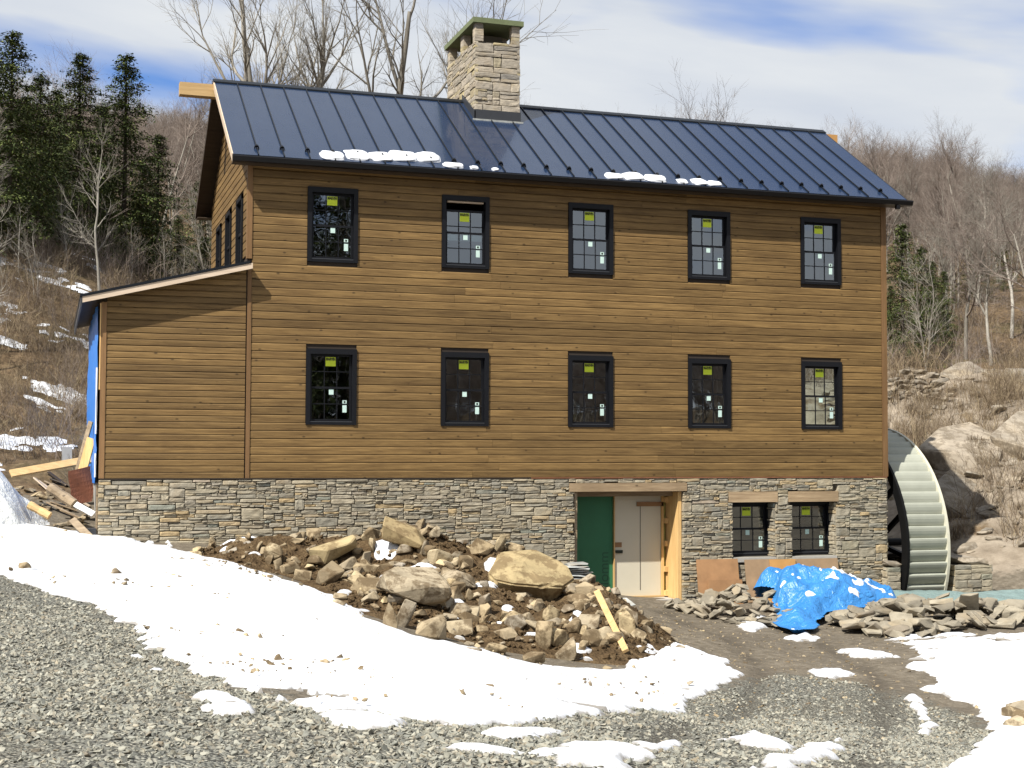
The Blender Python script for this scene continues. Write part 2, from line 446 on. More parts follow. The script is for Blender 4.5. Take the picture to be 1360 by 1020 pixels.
M['white'] = plain('white_paint', (.78, .78, .76), .6, var=.04)
M['rust'] = plain('rusty_steel', (.16, .055, .028), .85, var=.4, bump=.4)
M['ply'] = plain('weathered_plywood', (.30, .20, .115), .75, var=.25, nscale=4)
M['plyo'] = plain('orange_plywood', (.50, .265, .085), .7, var=.18, nscale=4)
M['plyr'] = plain('red_brown_plywood', (.34, .185, .085), .75, var=.3, nscale=4)
M['wheel'] = plain('wheel_bucket_paint', (.36, .37, .305), .55, var=.12, nscale=3)
M['wheelblack'] = plain('wheel_black_steel', (.005, .005, .005), .6, spec=.15)
M['wheelrim'] = plain('wheel_rim_cream', (.55, .53, .42), .5, var=.06)
def tarp_mat(name, c):
    m, nt, p = new_mat(name); k = N(nt)
    v = k.pos()
    k.lk(k.mix(k.noise(v, 3.5, 5), tuple(a * .75 for a in c), tuple(min(1, a * 1.2 + .015) for a in c)), p.inputs['Base Color'])
    p.inputs['Roughness'].default_value = .38; p.inputs['Specular IOR Level'].default_value = .5
    h = k.math('ADD', k.noise(k.scale(v, (1, 2.2, 1)), 4, 2, .5, 1.5), k.math('MULTIPLY', k.noise(k.scale(v, (2.5, 1, 1)), 13, 2), .3))
    k.lk(k.bump(h, .8, .06), p.inputs['Normal'])
    return m
M['bluetarp'] = tarp_mat('blue_tarp', (.026, .18, .46))
M['greentarp'] = tarp_mat('grey_green_tarp', (.16, .225, .21))
M['plastic'] = tarp_mat('cloudy_plastic', (.66, .66, .62))
# snow
m, nt, p = new_mat('old_snow'); k = N(nt)
v = k.pos()
dep = k.n('ShaderNodeAttribute', attribute_name='depth').outputs['Fac']
cs = k.mix(k.ramp(k.noise(v, 2.2, 6, .65), [(.35, 0.0), (.75, 1.0)]), (.68, .695, .72), (.56, .575, .60))
dirty = k.ramp(k.math('ADD', dep, k.math('MULTIPLY', k.math('SUBTRACT', k.noise(v, 6, 5, .65), .5), .22)), [(.01, .8), (.07, 0.0)])
grit = k.math('MULTIPLY', k.ramp(k.noise(v, 60, 2, .6), [(.66, 0.0), (.72, 1.0)]), k.ramp(k.noise(v, 1.1, 4, .6), [(.48, 0.0), (.66, .8)]))
cs = k.mix(k.math('MAXIMUM', dirty, grit), cs, (.17, .145, .11))
k.lk(cs, p.inputs['Base Color'])
p.inputs['Roughness'].default_value = .7; p.inputs['Specular IOR Level'].default_value = .2
h = k.math('ADD', k.noise(v, 4, 5), k.math('MULTIPLY', k.noise(v, 45, 3), .25))
k.lk(k.bump(h, .35, .03), p.inputs['Normal'])
M['snow'] = m
# dirt of the heap
m, nt, p = new_mat('heap_dirt'); k = N(nt)
v = k.pos(); n1 = k.noise(v, 6, 7, .7)
k.lk(k.ramp(n1, [(.25, (.030, .019, .010)), (.5, (.088, .058, .030)), (.72, (.17, .118, .062))]), p.inputs['Base Color'])
p.inputs['Roughness'].default_value = .95; p.inputs['Specular IOR Level'].default_value = .1
k.lk(k.bump(k.math('ADD', n1, k.math('MULTIPLY', k.voro(v, 22), .5)), 1.0, .06), p.inputs['Normal'])
M['dirt'] = m
# the ground: mud, gravel, leaf litter and rock, weights carried by the mesh
m, nt, p = new_mat('ground_surface'); k = N(nt)
v = k.pos()
at = k.n('ShaderNodeAttribute', attribute_name='zone'); sp = k.n('ShaderNodeSeparateColor'); k.lk(at.outputs['Color'], sp.inputs[0])
brk = k.math('MULTIPLY', k.math('SUBTRACT', k.noise(v, 5, 6, .7), .5), .9)
def wz(i): return k.ramp(k.math('ADD', sp.outputs[i], brk), [(.42, 0.0), (.58, 1.0)])
nb = k.noise(v, .7, 5, .6)
mud = k.ramp(k.noise(v, 7, 6, .72), [(.25, (.075, .062, .045)), (.5, (.145, .122, .09)), (.75, (.25, .215, .165))])
mud = k.mix(k.ramp(nb, [(.35, 0.0), (.65, .55)]), mud, k.mix(.5, mud, (.05, .043, .035)))
vc = k.n('ShaderNodeTexVoronoi', feature='F1'); k.lk(v, vc.inputs['Vector']); vc.inputs['Scale'].default_value = 34
sv = k.n('ShaderNodeSeparateColor'); k.lk(vc.outputs['Color'], sv.inputs[0])
grav = k.ramp(sv.outputs[0], [(0, (.12, .12, .105)), (.35, (.20, .20, .17)), (.7, (.26, .255, .215)), (1, (.32, .305, .25))])
grav = k.mix(k.ramp(vc.outputs['Distance'], [(.42, 0.0), (.72, .9)]), grav, (.045, .043, .038))
grav = k.mix(k.ramp(k.noise(v, .55, 5, .65), [(.40, 0.0), (.66, .5)]), grav, (.10, .088, .066))
grav = k.mix(k.math('MULTIPLY', at.outputs['Alpha'], .75), grav, (.075, .066, .052)); mud = k.mix(k.math('MULTIPLY', at.outputs['Alpha'], .6), mud, (.05, .042, .032))
lit = k.ramp(k.noise(v, 4.5, 8, .75), [(.25, (.030, .020, .012)), (.48, (.095, .064, .036)), (.62, (.165, .115, .066)), (.8, (.26, .20, .13))])
lit = k.mix(k.ramp(k.noise(v, .35, 4), [(.5, 0.0), (.7, .5)]), lit, (.085, .085, .035))
rk = k.ramp(k.noise(k.scale(v, (1, 1, 2)), 1.3, 8, .7), [(.25, (.075, .058, .042)), (.42, (.19, .155, .115)), (.6, (.28, .235, .18)), (.78, (.37, .315, .235))])
rk = k.mix(k.ramp(k.noise(v, .55, 6, .65), [(.55, 0.0), (.63, .9)]), rk, lit)
c = k.mix(wz(0), mud, grav); c = k.mix(wz(1), c, lit); c = k.mix(wz(2), c, rk)
k.lk(c, p.inputs['Base Color']); p.inputs['Roughness'].default_value = .92; p.inputs['Specular IOR Level'].default_value = .15
h = k.math('ADD', k.math('MULTIPLY', k.math('SUBTRACT', 1.0, vc.outputs['Distance']), k.math('ADD', k.math('MULTIPLY', wz(0), .8), .15)), k.noise(v, 11, 4, .7))
k.lk(k.bump(h, .9, .035), p.inputs['Normal'])
M['ground'] = m
# bark, twigs, needles
def bark(name, a, b, sc=3):
    m, nt, p = new_mat(name); k = N(nt)
    v = k.pos()
    f = k.noise(k.scale(v, (1, 1, .35)), sc, 6, .65)
    c = k.ramp(f, [(.3, a), (.7, b)])
    c = k.mix(1.0, c, k.ramp(k.orand(), [(0, .75), (1, 1.2)]), 'MULTIPLY')
    k.lk(c, p.inputs['Base Color']); p.inputs['Roughness'].default_value = .9; p.inputs['Specular IOR Level'].default_value = .1
    return m
M['bark'] = bark('grey_bark', (.15, .135, .11), (.36, .33, .28))
M['bark2'] = bark('pale_bark', (.20, .18, .15), (.46, .43, .37))
M['twig'] = bark('grey_brown_twigs', (.13, .10, .082), (.27, .225, .19), 1.2)
M['bark3'] = bark('conifer_bark', (.05, .04, .03), (.13, .105, .08))
m, nt, p = new_mat('hemlock_needles'); k = N(nt)
c = k.ramp(k.island(), [(0, (.018, .028, .008)), (.5, (.045, .062, .016)), (.85, (.085, .105, .026)), (1, (.13, .14, .042))])
c = k.mix(1.0, c, k.ramp(k.orand(), [(0, .8), (1, 1.25)]), 'MULTIPLY')
k.lk(c, p.inputs['Base Color']); p.inputs['Roughness'].default_value = .7; p.inputs['Specular IOR Level'].default_value = .2
M['needle'] = m
m, nt, p = new_mat('dry_brush'); k = N(nt)
k.lk(k.ramp(k.rnd(), [(0, (.075, .05, .03)), (.5, (.16, .115, .07)), (.8, (.24, .18, .11)), (1, (.36, .29, .17))]), p.inputs['Base Color'])
p.inputs['Roughness'].default_value = .9
M['brush'] = m

# ------------------------------------------------------------------ ground
POLY = {
 'main': [(-4.81, -0.13), (-4.49, -5.28), (-3.84, -7.17), (-3.29, -8.28), (-2.71, -9.77), (-2.42, -11.84), (-2.35, -13.04), (-2.13, -14.34), (-1.98, -15.19), (-1.88, -16.19), (-1.6, -16.75), (-1.4, -17.07), (-1.04, -17.06), (-0.59, -16.99), (-0.06, -16.7), (0.67, -16.0), (1.67, -14.85), (3.91, -11.38), (5.14, -10.01), (5.56, -9.35), (6.01, -7.97), (6.03, -6.93), (5.71, -6.66), (5.11, -7.18), (4.5, -8.2), (3.96, -8.95), (2.56, -9.34), (2.33, -8.13), (1.36, -8.63), (0.82, -8.37), (0.99, -6.11), (0.63, -5.07), (-0.13, -3.95), (-0.55, -2.47), (-1.11, -1.06), (-0.86, 5.81), (-2.33, 0.63), (-2.63, 0.77), (-3.32, 1.15), (-3.87, 1.91), (-4.95, 2.13)],
 'a': [(-2.33, -16.05), (-2.08, -16.09), (-1.95, -16.68), (-1.91, -17.07), (-2.03, -17.16), (-2.21, -17.06), (-2.28, -16.87), (-2.16, -16.53), (-2.25, -16.29)],
 'b': [(-2.58, -13.43), (-2.46, -13.73), (-2.32, -14.23), (-2.41, -14.37)],
 'c': [(-1.61, -16.96), (-1.23, -17.0), (-0.85, -17.25), (-1.36, -17.59), (-1.51, -17.41)],
 'd': [(-0.64, -17.48), (-0.3, -17.09), (0.3, -16.85), (0.04, -17.45), (-0.64, -17.86)],
 'e': [(-1.02, -18.16), (-0.5, -18.2), (-0.03, -17.85), (0.48, -17.51), (1.34, -16.47), (0.63, -17.81), (0.39, -18.11), (0.12, -18.49), (-0.52, -18.66), (-0.3, -18.31), (-0.78, -18.32)],
 'f': [(0.84, -18.47), (2.58, -16.15), (3.68, -14.77), (4.11, -14.36), (3.07, -16.01), (2.27, -17.02), (1.36, -18.3)],
 'g': [(6.57, -11.57), (7.07, -11.06), (7.09, -11.19), (6.72, -12.04), (6.11, -13.02), (5.59, -13.53), (5.67, -13.26), (6.26, -12.48)],
 'h': [(8.64, -8.45), (10.45, -6.68), (11.5, -6.23), (12.25, -7.36), (4.12, -17.83), (3.24, -16.95), (4.9, -15.25), (6.76, -13.02), (7.51, -11.71), (7.55, -10.92), (7.51, -10.66), (8.37, -9.84), (8.49, -9.29)],
 'i': [(6.86, -8.84), (7.43, -8.69), (7.51, -9.18), (6.74, -9.64)],
 'j': [(8.64, -6.34), (9.09, -6.83), (9.25, -7.72), (8.56, -7.88), (8.58, -7.0)],
 'k': [(10.39, -5.69), (11.38, -5.77), (12.58, -6.2), (12.25, -7.36), (11.03, -6.87), (10.45, -6.68)],
 'l': [(8.56, -5.14), (9.43, -4.37), (9.22, -5.18), (8.41, -5.89)],
 'm': [(8.44, -3.58), (9.79, -2.04), (9.78, -2.93), (8.4, -4.37)],
 'n': [(2.62, -16.08), (2.24, -16.51), (1.9, -16.14), (2.55, -15.42)],
 'gravel': [(-6.1, -3.16), (-3.87, -6.07), (-3.29, -7.69), (-2.7, -9.18), (-2.38, -11.14), (-2.09, -13.89), (-1.84, -15.87), (-1.32, -16.67), (-0.47, -16.56), (0.85, -15.51), (3.71, -11.4), (5.26, -9.88), (6.71, -9.3), (6.87, -10.53), (6.99, -11.5), (7.0, -12.38), (5.97, -14.03), (4.38, -17.02), (1.41, -21.18), (-1.98, -22.56), (-4.58, -21.71)],
}
def poly_sd(px, py, poly):
    """signed distance to a polygon, positive inside"""
    P = np.asarray(poly, float); d = np.full(px.shape, 1e9); ins = np.zeros(px.shape, bool)
    for i in range(len(P)):
        a = P[i]; b = P[(i + 1) % len(P)]
        e = b - a; wx = px - a[0]; wy = py - a[1]
        t = np.clip((wx * e[0] + wy * e[1]) / max(e @ e, 1e-9), 0, 1)
        d = np.minimum(d, np.hypot(wx - t * e[0], wy - t * e[1]))
        c = (a[1] > py) != (b[1] > py)
        with np.errstate(divide='ignore', invalid='ignore'):
            xi = e[0] * (py - a[1]) / (e[1] if e[1] else 1e-9) + a[0]
        ins ^= c & (px < xi)
    return np.where(ins, d, -d)
def axis_lines(lo, hi, step, out_lo, out_hi):
    a = list(np.arange(lo, hi + 1e-6, step))
    s = step; x = hi
    while x < out_hi: s *= 1.09; x += s; a.append(x)
    s = step; x = lo
    while x > out_lo: s *= 1.09; x -= s; a.insert(0, x)
    return np.array(a)
def grid_mesh(name, X, Y, Z, mat, keep=None, smooth=True):
    ny, nx = Z.shape
    V = np.stack([X, Y, Z], -1).reshape(-1, 3)
    idx = np.arange(ny * nx).reshape(ny, nx)
    Fq = np.stack([idx[:-1, :-1], idx[:-1, 1:], idx[1:, 1:], idx[1:, :-1]], -1).reshape(-1, 4)
    if keep is not None:
        kq = (keep[:-1, :-1] | keep[:-1, 1:] | keep[1:, 1:] | keep[1:, :-1]).reshape(-1)
        Fq = Fq[kq]
        used = np.unique(Fq); remap = np.full(len(V), -1); remap[used] = np.arange(len(used))
        V = V[used]; Fq = remap[Fq]
    me = bpy.data.meshes.new(name)
    me.vertices.add(len(V)); me.vertices.foreach_set('co', V.astype(np.float32).ravel())
    me.loops.add(Fq.size); me.loops.foreach_set('vertex_index', Fq.astype(np.int32).ravel())
    me.polygons.add(len(Fq)); me.polygons.foreach_set('loop_start', np.arange(0, Fq.size, 4, dtype=np.int32)); me.polygons.foreach_set('loop_total', np.full(len(Fq), 4, np.int32))
    if smooth: me.polygons.foreach_set('use_smooth', np.ones(len(Fq), bool))
    me.update(calc_edges=True); me.validate()
    me.materials.append(mat)
    return me
gx = axis_lines(-9, 24, .085, -700, 900); gy = axis_lines(-21, 9, .085, -420, 900)
GX, GY = np.meshgrid(gx, gy)
GZ = terrain(GX, GY)
g = put('ground', grid_mesh('ground', GX, GY, GZ, M['ground']))
tag(g, kind='structure')
zone = np.zeros(GX.shape + (4,), np.float32); zone[..., 3] = ruts(GX, GY) * (.5 + .5 * vnoise(GX / .6, GY / .6, 19))
Dq = np.hypot(GX - 3, GY + 4)
gm = poly_sd(GX, GY, POLY['gravel'])
zone[..., 0] = np.clip(.5 + gm * .45, 0, 1)
lit_ = np.maximum(np.maximum(sstep(26, 34, Dq), sstep(1.0, 3.5, GY) * sstep(-2.2, -3.0, GX)), np.maximum(sstep(-5.5, -7.5, GX) * sstep(-4, 1, GY), sstep(7, 9, GY)))
rock_ = sstep(16.2, 17.6, GX) * sstep(-.8, 1.6, GY) * sstep(24, 16, GY) * sstep(36, 30, GX)
zone[..., 1] = lit_; zone[..., 2] = rock_ * .72
a = g.data.color_attributes.new('zone', 'FLOAT_COLOR', 'POINT')
a.data.foreach_set('color', zone.reshape(-1))

# ------------------------------------------------------------------ the mill house
XL, XR = .2026, 13.926          # corners of the main block
ZS = 2.60                       # bottom of the siding
YB = 6.215                      # back wall
EY, EZ, RY, RZ = -.3524, 8.5763, 3.1074, 10.8111
RX0, RX1 = -.1586, 14.2804
SLOPE = (RZ - EZ) / (RY - EY)
LX = -2.42                      # outer corner of the lean-to
house = empty('mill_house', (7, 3, 0), 'brown clapboarded mill house with dark metal roof on a stone basement', 'house')
WX = [1.7909 + 2.638 * i for i in range(5)]
WW, WU, WLo = .97, (6.6984, 8.129), (3.6029, 5.0454)
OPEN_UP = [(x - WW / 2, x + WW / 2, z0, z1) for z0, z1 in (WLo, WU) for x in WX]
DOOR = (6.73, 9.10, -.3, 2.31)
BW = [(10.23, 11.23, .93, 2.07), (11.62, 12.68, .93, 2.07)]

def wall_with_holes(mb, x0, x1, z0, z1, y0, y1, holes, axis='X'):
    xs = sorted({x0, x1, *[h[0] for h in holes], *[h[1] for h in holes]})
    for i in range(len(xs) - 1):
        a, b = xs[i], xs[i + 1]
        cuts = sorted((h[2], h[3]) for h in holes if h[0] <= a + 1e-6 and h[1] >= b - 1e-6)
        z = z0
        for c0, c1 in cuts + [(z1, z1)]:
            if c0 - z > 1e-4:
                if axis == 'X': mb.box(a, b, y0, y1, z, c0)
                else: mb.box(y0, y1, a, b, z, c0)
            z = max(z, c1)
    return mb
front = wall_with_holes(MB(), XL, XR, ZS, EZ + .12, .0, .14, OPEN_UP).put('front_wall', M['sheath'], house)
# gable end (left) with three narrow windows, right end with an open window hole, back wall, floors
GW = [(.60, 1.50, 6.6, 8.03), (2.40, 3.30, 6.6, 8.03), (4.15, 5.0, 6.6, 8.0)]
def gable(x0, x1, holes):
    mb = wall_with_holes(MB(), .14, YB - .14, ZS, EZ + .05, x0, x1, holes, 'Y')
    za = EZ + .05
    y0 = EY + (za - EZ) / SLOPE; 
    mb.prism([(x0, .14, za), (x0, YB - .14, za), (x0, YB - .14, EZ + SLOPE * (.14 - EY) - .15), (x0, RY, RZ - .16), (x0, .14, EZ + SLOPE * (.14 - EY) - .15)], (x1 - x0, 0, 0))
    return mb
gl_wall = gable(XL, XL + .14, GW).put('gable_wall', M['sheath'], house)
gr_wall = gable(XR - .14, XR, [(1.6, 3.6, 3.4, 5.2)]).put('gable_wall', M['corner'], house)
MB().box(XL, XR, YB - .14, YB, -.4, EZ + .2).put('back_wall', M['interior'], house)
MB().box(XL + .15, XR - .15, .15, YB - .15, ZS - .25, ZS + .02).put('floor', M['interior'], house)
MB().box(XL + .15, XR - .15, .15, YB - .15, 5.55, 5.75).put('floor', M['interior'], house)
MB().box(XL + .15, XR - .15, .15, YB - .15, EZ - .05, EZ + .05).put('ceiling', M['interior'], house)
for xx in (3.3, 6.0, 8.6, 11.0):      # partitions
    MB().box(xx, xx + .1, 2.2, YB - .15, ZS + .03, EZ - .06).put('partition', M['interior'], house)

# boards
def board_mesh(name, h, mat):
    pr = [(0, .0), (-.024, .001), (-.024, h - .030), (-.011, h - .006), (0, h - .004)]
    v = [(0, y, z) for y, z in pr] + [(1, y, z) for y, z in pr]
    n = len(pr)
    f = [tuple(range(n - 1, -1, -1)), tuple(range(n, 2 * n))] + [(i, i + 1, n + i + 1, n + i) for i in range(n - 1)] + [(n - 1, 0, n, 2 * n - 1)]
    return mesh(name, v, [tuple(reversed(q)) for q in f], mat)
rb = random.Random(11)
def courses(x0, x1, z0, pitch, n, holes, me, parent, place, topf=None, blen=(3.6, 5.2)):
    for i in range(n):
        za = z0 + i * pitch; zb = za + pitch
        cuts = [(h[0], h[1]) for h in holes if min(zb, h[3]) - max(za, h[2]) > .35 * pitch]
        ivs = []; a0, a1 = x0, x1
        if topf:
            a0, a1 = topf(za + pitch * .6)
            a0 = max(a0, x0); a1 = min(a1, x1)
            if a1 - a0 < .1: continue
        x = a0
        for c0, c1 in sorted(cuts) + [(a1, a1)]:
            if c0 - x > .02: ivs.append((x, c0))
            x = max(x, c1)
        for s, e in ivs:
            x = s
            while e - x > .02:
                L = rb.uniform(*blen)
                if e - x - L < 1.3: L = e - x
                place('siding_board', me, parent, x, min(L, e - x) - .004, za)
                x += L
bm_front = board_mesh('siding_board', .149, M['siding'])
def place_front(name, me, parent, x, L, z):
    put(name, me, parent, (x, -.001 - rb.uniform(0, .004), z), (0, rb.uniform(-.0006, .0006), 0), (L, 1, 1))
courses(XL + .07, XR - .10, ZS, .149, 40, OPEN_UP, bm_front, front, place_front)
# gable boards run along Y on the left end
bm_g = board_mesh('gable_board', .149, M['siding_y'])
def place_gable(name, me, parent, y, L, z):
    put(name, me, parent, (XL - .002, y + L, z), (0, 0, -math.pi / 2), (L, 1, 1))
def gable_span(z):
    if z < EZ + SLOPE * (0 - EY) - .15: return (0.12, YB)
    q = (RZ - .16 - z) / SLOPE
    return (RY - q, RY + q)
courses(.12, YB, ZS + 28 * .149, .149, 26, GW, bm_g, gl_wall, place_gable, gable_span, (7, 8))
# corner boards
for x0, x1 in ((XL - .03, XL + .065),):
    MB().box(x0, x1, -.042, .115, 6.7, 8.52).put('corner_board', M['corner'], house)
    MB().box(x0 + .02, x1, -.041, 0.0, ZS, 6.6).put('corner_board', M['corner'], house)
MB().box(XR - .095, XR + .03, -.042, .09, ZS, 8.52).put('corner_board', M['corner'], house)

# windows ------------------------------------------------------------
def text_mesh(name, s, size, mat, sx_=1.0, bold=0.0):
    cu = bpy.data.curves.new(name, 'FONT'); cu.body = s; cu.size = size; cu.align_x = 'CENTER'; cu.align_y = 'CENTER'; cu.offset = bold
    o = bpy.data.objects.new(name, cu); COL.objects.link(o)
    bpy.context.view_layer.update()
    me = bpy.data.meshes.new_from_object(o.evaluated_get(bpy.context.evaluated_depsgraph_get()))
    bpy.data.objects.remove(o)
    me.materials.clear(); me.materials.append(mat)
    me.transform(Matrix.Rotation(math.pi / 2, 4, 'X') @ Matrix.Diagonal((sx_, 1, 1, 1)))
    return me
TXT = text_mesh('sticker_lettering', 'MARVIN', .075, M['ink'], .66, .004)
def bars(w, h, t, fr, cols, rows, d=.03):
    """a sash: frame of width fr and thin glazing bars"""
    m_ = MB()
    m_.box(-w / 2, w / 2, 0, d, 0, fr); m_.box(-w / 2, w / 2, 0, d, h - fr, h)
    m_.box(-w / 2, -w / 2 + fr, .001, d - .001, fr, h - fr); m_.box(w / 2 - fr, w / 2, .001, d - .001, fr, h - fr)
    iw = w - 2 * fr; ih = h - 2 * fr
    for c in range(1, cols):
        x = -w / 2 + fr + iw * c / cols; m_.box(x - t / 2, x + t / 2, .004, d - .004, fr, h - fr)
    for r_ in range(1, rows):
        z = fr + ih * r_ / rows; m_.box(-w / 2 + fr, w / 2 - fr, .003, d - .003, z - t / 2, z + t / 2)
    return m_
_pane = {}
def window(parent, cx, y, z0, w, H, drop=0.0, stickers=True, casing=.082, rot=None, cols=3):
    """double-hung window: black casing, two sashes of six panes, sill, maker's stickers"""
    c = MB()
    yf, yb = -.055, .10
    c.box(-w / 2, w / 2, yf, yb, H - casing - .02, H); 
    c.box(-w / 2, -w / 2 + casing, yf, yb, 0, H - casing - .02); c.box(w / 2 - casing, w / 2, yf, yb, 0, H - casing - .02)
    c.box(-w / 2 + casing, w / 2 - casing, yf + .01, yb, 0, .05)
    W_ = put('window', c.me('window', M['trim_black']), parent, (cx, y, z0))
    def sub(name, me, dx, dy, dz): return put(name, me, W_, Vector((cx, y, z0)) + Vector((dx, dy, dz)))
    MBs = MB(); MBs.box(-w / 2 + casing, w / 2 - casing, -.048, .0, .051, .068)
    sub('sill', MBs.me('sill', M['lead']), 0, 0, 0)
    iw = w - 2 * casing; ih = H - casing - .02 - .07; sh = ih / 2 + .02
    for up in (0, 1):
        zz = .07 + (0 if not up else ih - sh - drop); yy = .012 if not up else .045
        key = (round(iw, 3), round(sh, 3), cols)
        if key not in _pane:
            pw = (iw - .08) / cols; ph = (sh - .08) / 2
            _pane[key] = (bars(iw - .006, sh, .016, .04, cols, 2).me('sash', M['trim_black']), mesh('pane', [(-pw / 2, 0, -ph / 2), (pw / 2, 0, -ph / 2), (pw / 2, 0, ph / 2), (-pw / 2, 0, ph / 2)], [(0, 1, 2, 3)], M['glass']), pw, ph)
        sm, pm, pw, ph = _pane[key]
        sub('sash', sm, 0, yy, zz)
        for i in range(cols):
            for j in range(2):
                sub('pane', pm, (i - (cols - 1) / 2) * pw, yy + .015, zz + .04 + (j + .5) * ph)
    if stickers:
        top_ = .07 + ih - drop - .04
        yy = .045 + .010
        s = MB().box(-.098, .098, 0, .002, -.185, -.01).me('sticker', M['lime']); sub('sticker', s, 0, yy, top_)
        sub('sticker_lettering', TXT, .0, yy - .002, top_ - .052)
        s = MB().box(-.045, .045, 0, .002, -.1, 0).me('sticker', M['paper']); sub('sticker', s, 0.01, .022, .07 + sh - .05)
        s = MB().box(-.04, .04, 0, .002, -.14, 0).box(-.04, .04, 0, .002, .03, .09).me('sticker', M['paper']); sub('sticker', s, iw / 2 - .135, .022, .07 + sh * .47)
        s = MB().box(-.018, .018, 0, .002, -.018, .018).me('sticker_mark', M['ink']); sub('sticker_mark', s, iw / 2 - .135, .020, .07 + sh * .47 + .06)
    return W_
for i, x in enumerate(WX):
    window(house, x, 0, WLo[0], WW, WLo[1] - WLo[0])
    window(house, x, 0, WU[0], WW, WU[1] - WU[0], drop=.17 if i == 1 else 0)
# the opening left above the lowered sash shows a pale head jamb
x = WX[1]; MB().box(x - .37, x + .37, -.02, .06, WU[1] - .135, WU[1] - .108).put('head_jamb', M['rake'], house)
for (y0, y1, z0, z1) in GW:     # gable windows, seen edge-on
    w_ = MB()
    w_.box(XL - .06, XL + .04, y0, y0 + .09, z0, z1).box(XL - .06, XL + .04, y1 - .09, y1, z0, z1).box(XL - .06, XL + .04, y0, y1, z1 - .09, z1 + .001)
    ww = w_.put('window', M['trim_black'], house)
    MB().box(XL + .0, XL + .02, y0 + .09, y1 - .09, z0, z1 - .09).put('pane', M['glass'], ww)
    MB().box(XL - .02, XL + .03, y0 + .09, y1 - .09, (z0 + z1) / 2 - .03, (z0 + z1) / 2 + .03).put('sash', M['trim_black'], ww)

# roof ----------------------------------------------------------------
roof_n = Vector((0, -SLOPE, 1)).normalized(); up_s = Vector((0, 1, SLOPE)).normalized()
SLEN = (Vector((0, RY, RZ)) - Vector((0, EY, EZ))).length
RROT = math.atan(SLOPE)
rm = MB()
e0 = Vector((0, EY, EZ)); r0 = Vector((0, RY, RZ)); b0 = Vector((0, 2 * RY - EY, EZ))
dn = Vector((0, 0, -.13))
def strip(mb, a, b, x0, x1, th):
    mb.prism([(x0, a.y, a.z), (x0, b.y, b.z), (x0, b.y, b.z - th), (x0, a.y, a.z - th)], (x1 - x0, 0, 0))
strip(rm, e0 + Vector((0, .012, -.006)), r0 + Vector((0, 0, -.012)), RX0 + .02, RX1 - .02, .12)
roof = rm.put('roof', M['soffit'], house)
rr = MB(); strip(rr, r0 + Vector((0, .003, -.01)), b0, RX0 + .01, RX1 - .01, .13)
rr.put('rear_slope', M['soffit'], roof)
NP = 30; PWD = (RX1 - RX0) / NP
pm_ = MB().box(.004, PWD - .004, 0, SLEN - .02, 0, .012).me('roof_panel', M['roof'])
sm_ = MB().box(-.008, .008, 0, SLEN - .03, .0, .034).me('seam', M['seam'])
sg_ = MB().box(-.035, .035, -.015, .015, .03, .06).box(-.015, .015, -.04, .02, .06, .08).box(-.045, -.028, -.02, .02, .0, .04).box(.028, .045, -.02, .02, .0, .04).me('snow_guard', M['gutter'])
rp = random.Random(4)
for i in range(NP):
    x = RX0 + i * PWD
    put('roof_panel', pm_, roof, (x, EY, EZ), (RROT + rp.uniform(-.0012, .0012), rp.uniform(-.0035, .0035), 0))
    if i:
        put('seam', sm_, roof, (x, EY, EZ + .008), (RROT, 0, 0))
        q = e0 + up_s * (.36 + rp.uniform(-.02, .02))
        put('snow_guard', sg_, roof, (x, q.y, q.z + .012), (RROT, 0, 0))
for x0 in (RX0 - .004, RX1 - .016):
    t_ = MB(); strip(t_, e0 + Vector((0, 0, .016)), r0 + Vector((0, 0, .016)), x0, x0 + .02, .15)
    t_.put('rake_trim', M['rake'] if x0 < 0 else M['gutter'], roof)
    t_ = MB(); strip(t_, r0 + Vector((0, .004, .012)), b0 + Vector((0, 0, .012)), x0, x0 + .02, .15)
    t_.put('rake_trim', M['soffit'], roof)
c_ = MB(); strip(c_, r0 + Vector((0, -.13, -.13 * SLOPE + .05)), r0 + Vector((0, .0, .05)), RX0 - .01, RX1 + .01, .03)
strip(c_, r0 + Vector((0, .001, .05)), r0 + Vector((0, .13, -.13 * SLOPE + .05)), RX0 - .01, RX1 + .01, .03)
c_.put('ridge_cap', M['seam'], roof)
# eave: fascia and gutter
g_ = MB()
g_.prism([(RX0, EY + .004, EZ - .008), (RX0, EY - .10, EZ - .02), (RX0, EY - .115, EZ - .045), (RX0, EY - .085, EZ - .125), (RX0, EY + .004, EZ - .135)], (14.37 - RX0, 0, 0))
g_.put('gutter', M['gutter'], roof)
MB().box(13.97, 14.05, EY - .09, EY - .01, EZ - .22, EZ - .136).put('downspout', M['gutter'], roof)
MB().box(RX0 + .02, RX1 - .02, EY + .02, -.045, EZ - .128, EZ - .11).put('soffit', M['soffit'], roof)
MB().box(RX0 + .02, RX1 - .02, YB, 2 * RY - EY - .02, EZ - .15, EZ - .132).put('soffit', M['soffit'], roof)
MB().box(XL - .15 - .9, XL + .2, RY - .12, RY + .12, 10.45, 10.71).put('ridge_beam', M['lumber_x'], house)
MB().box(XR, XR + .68, RY - .12, RY + .12, 10.52, 10.74).put('ridge_beam', M['plyo'], house)

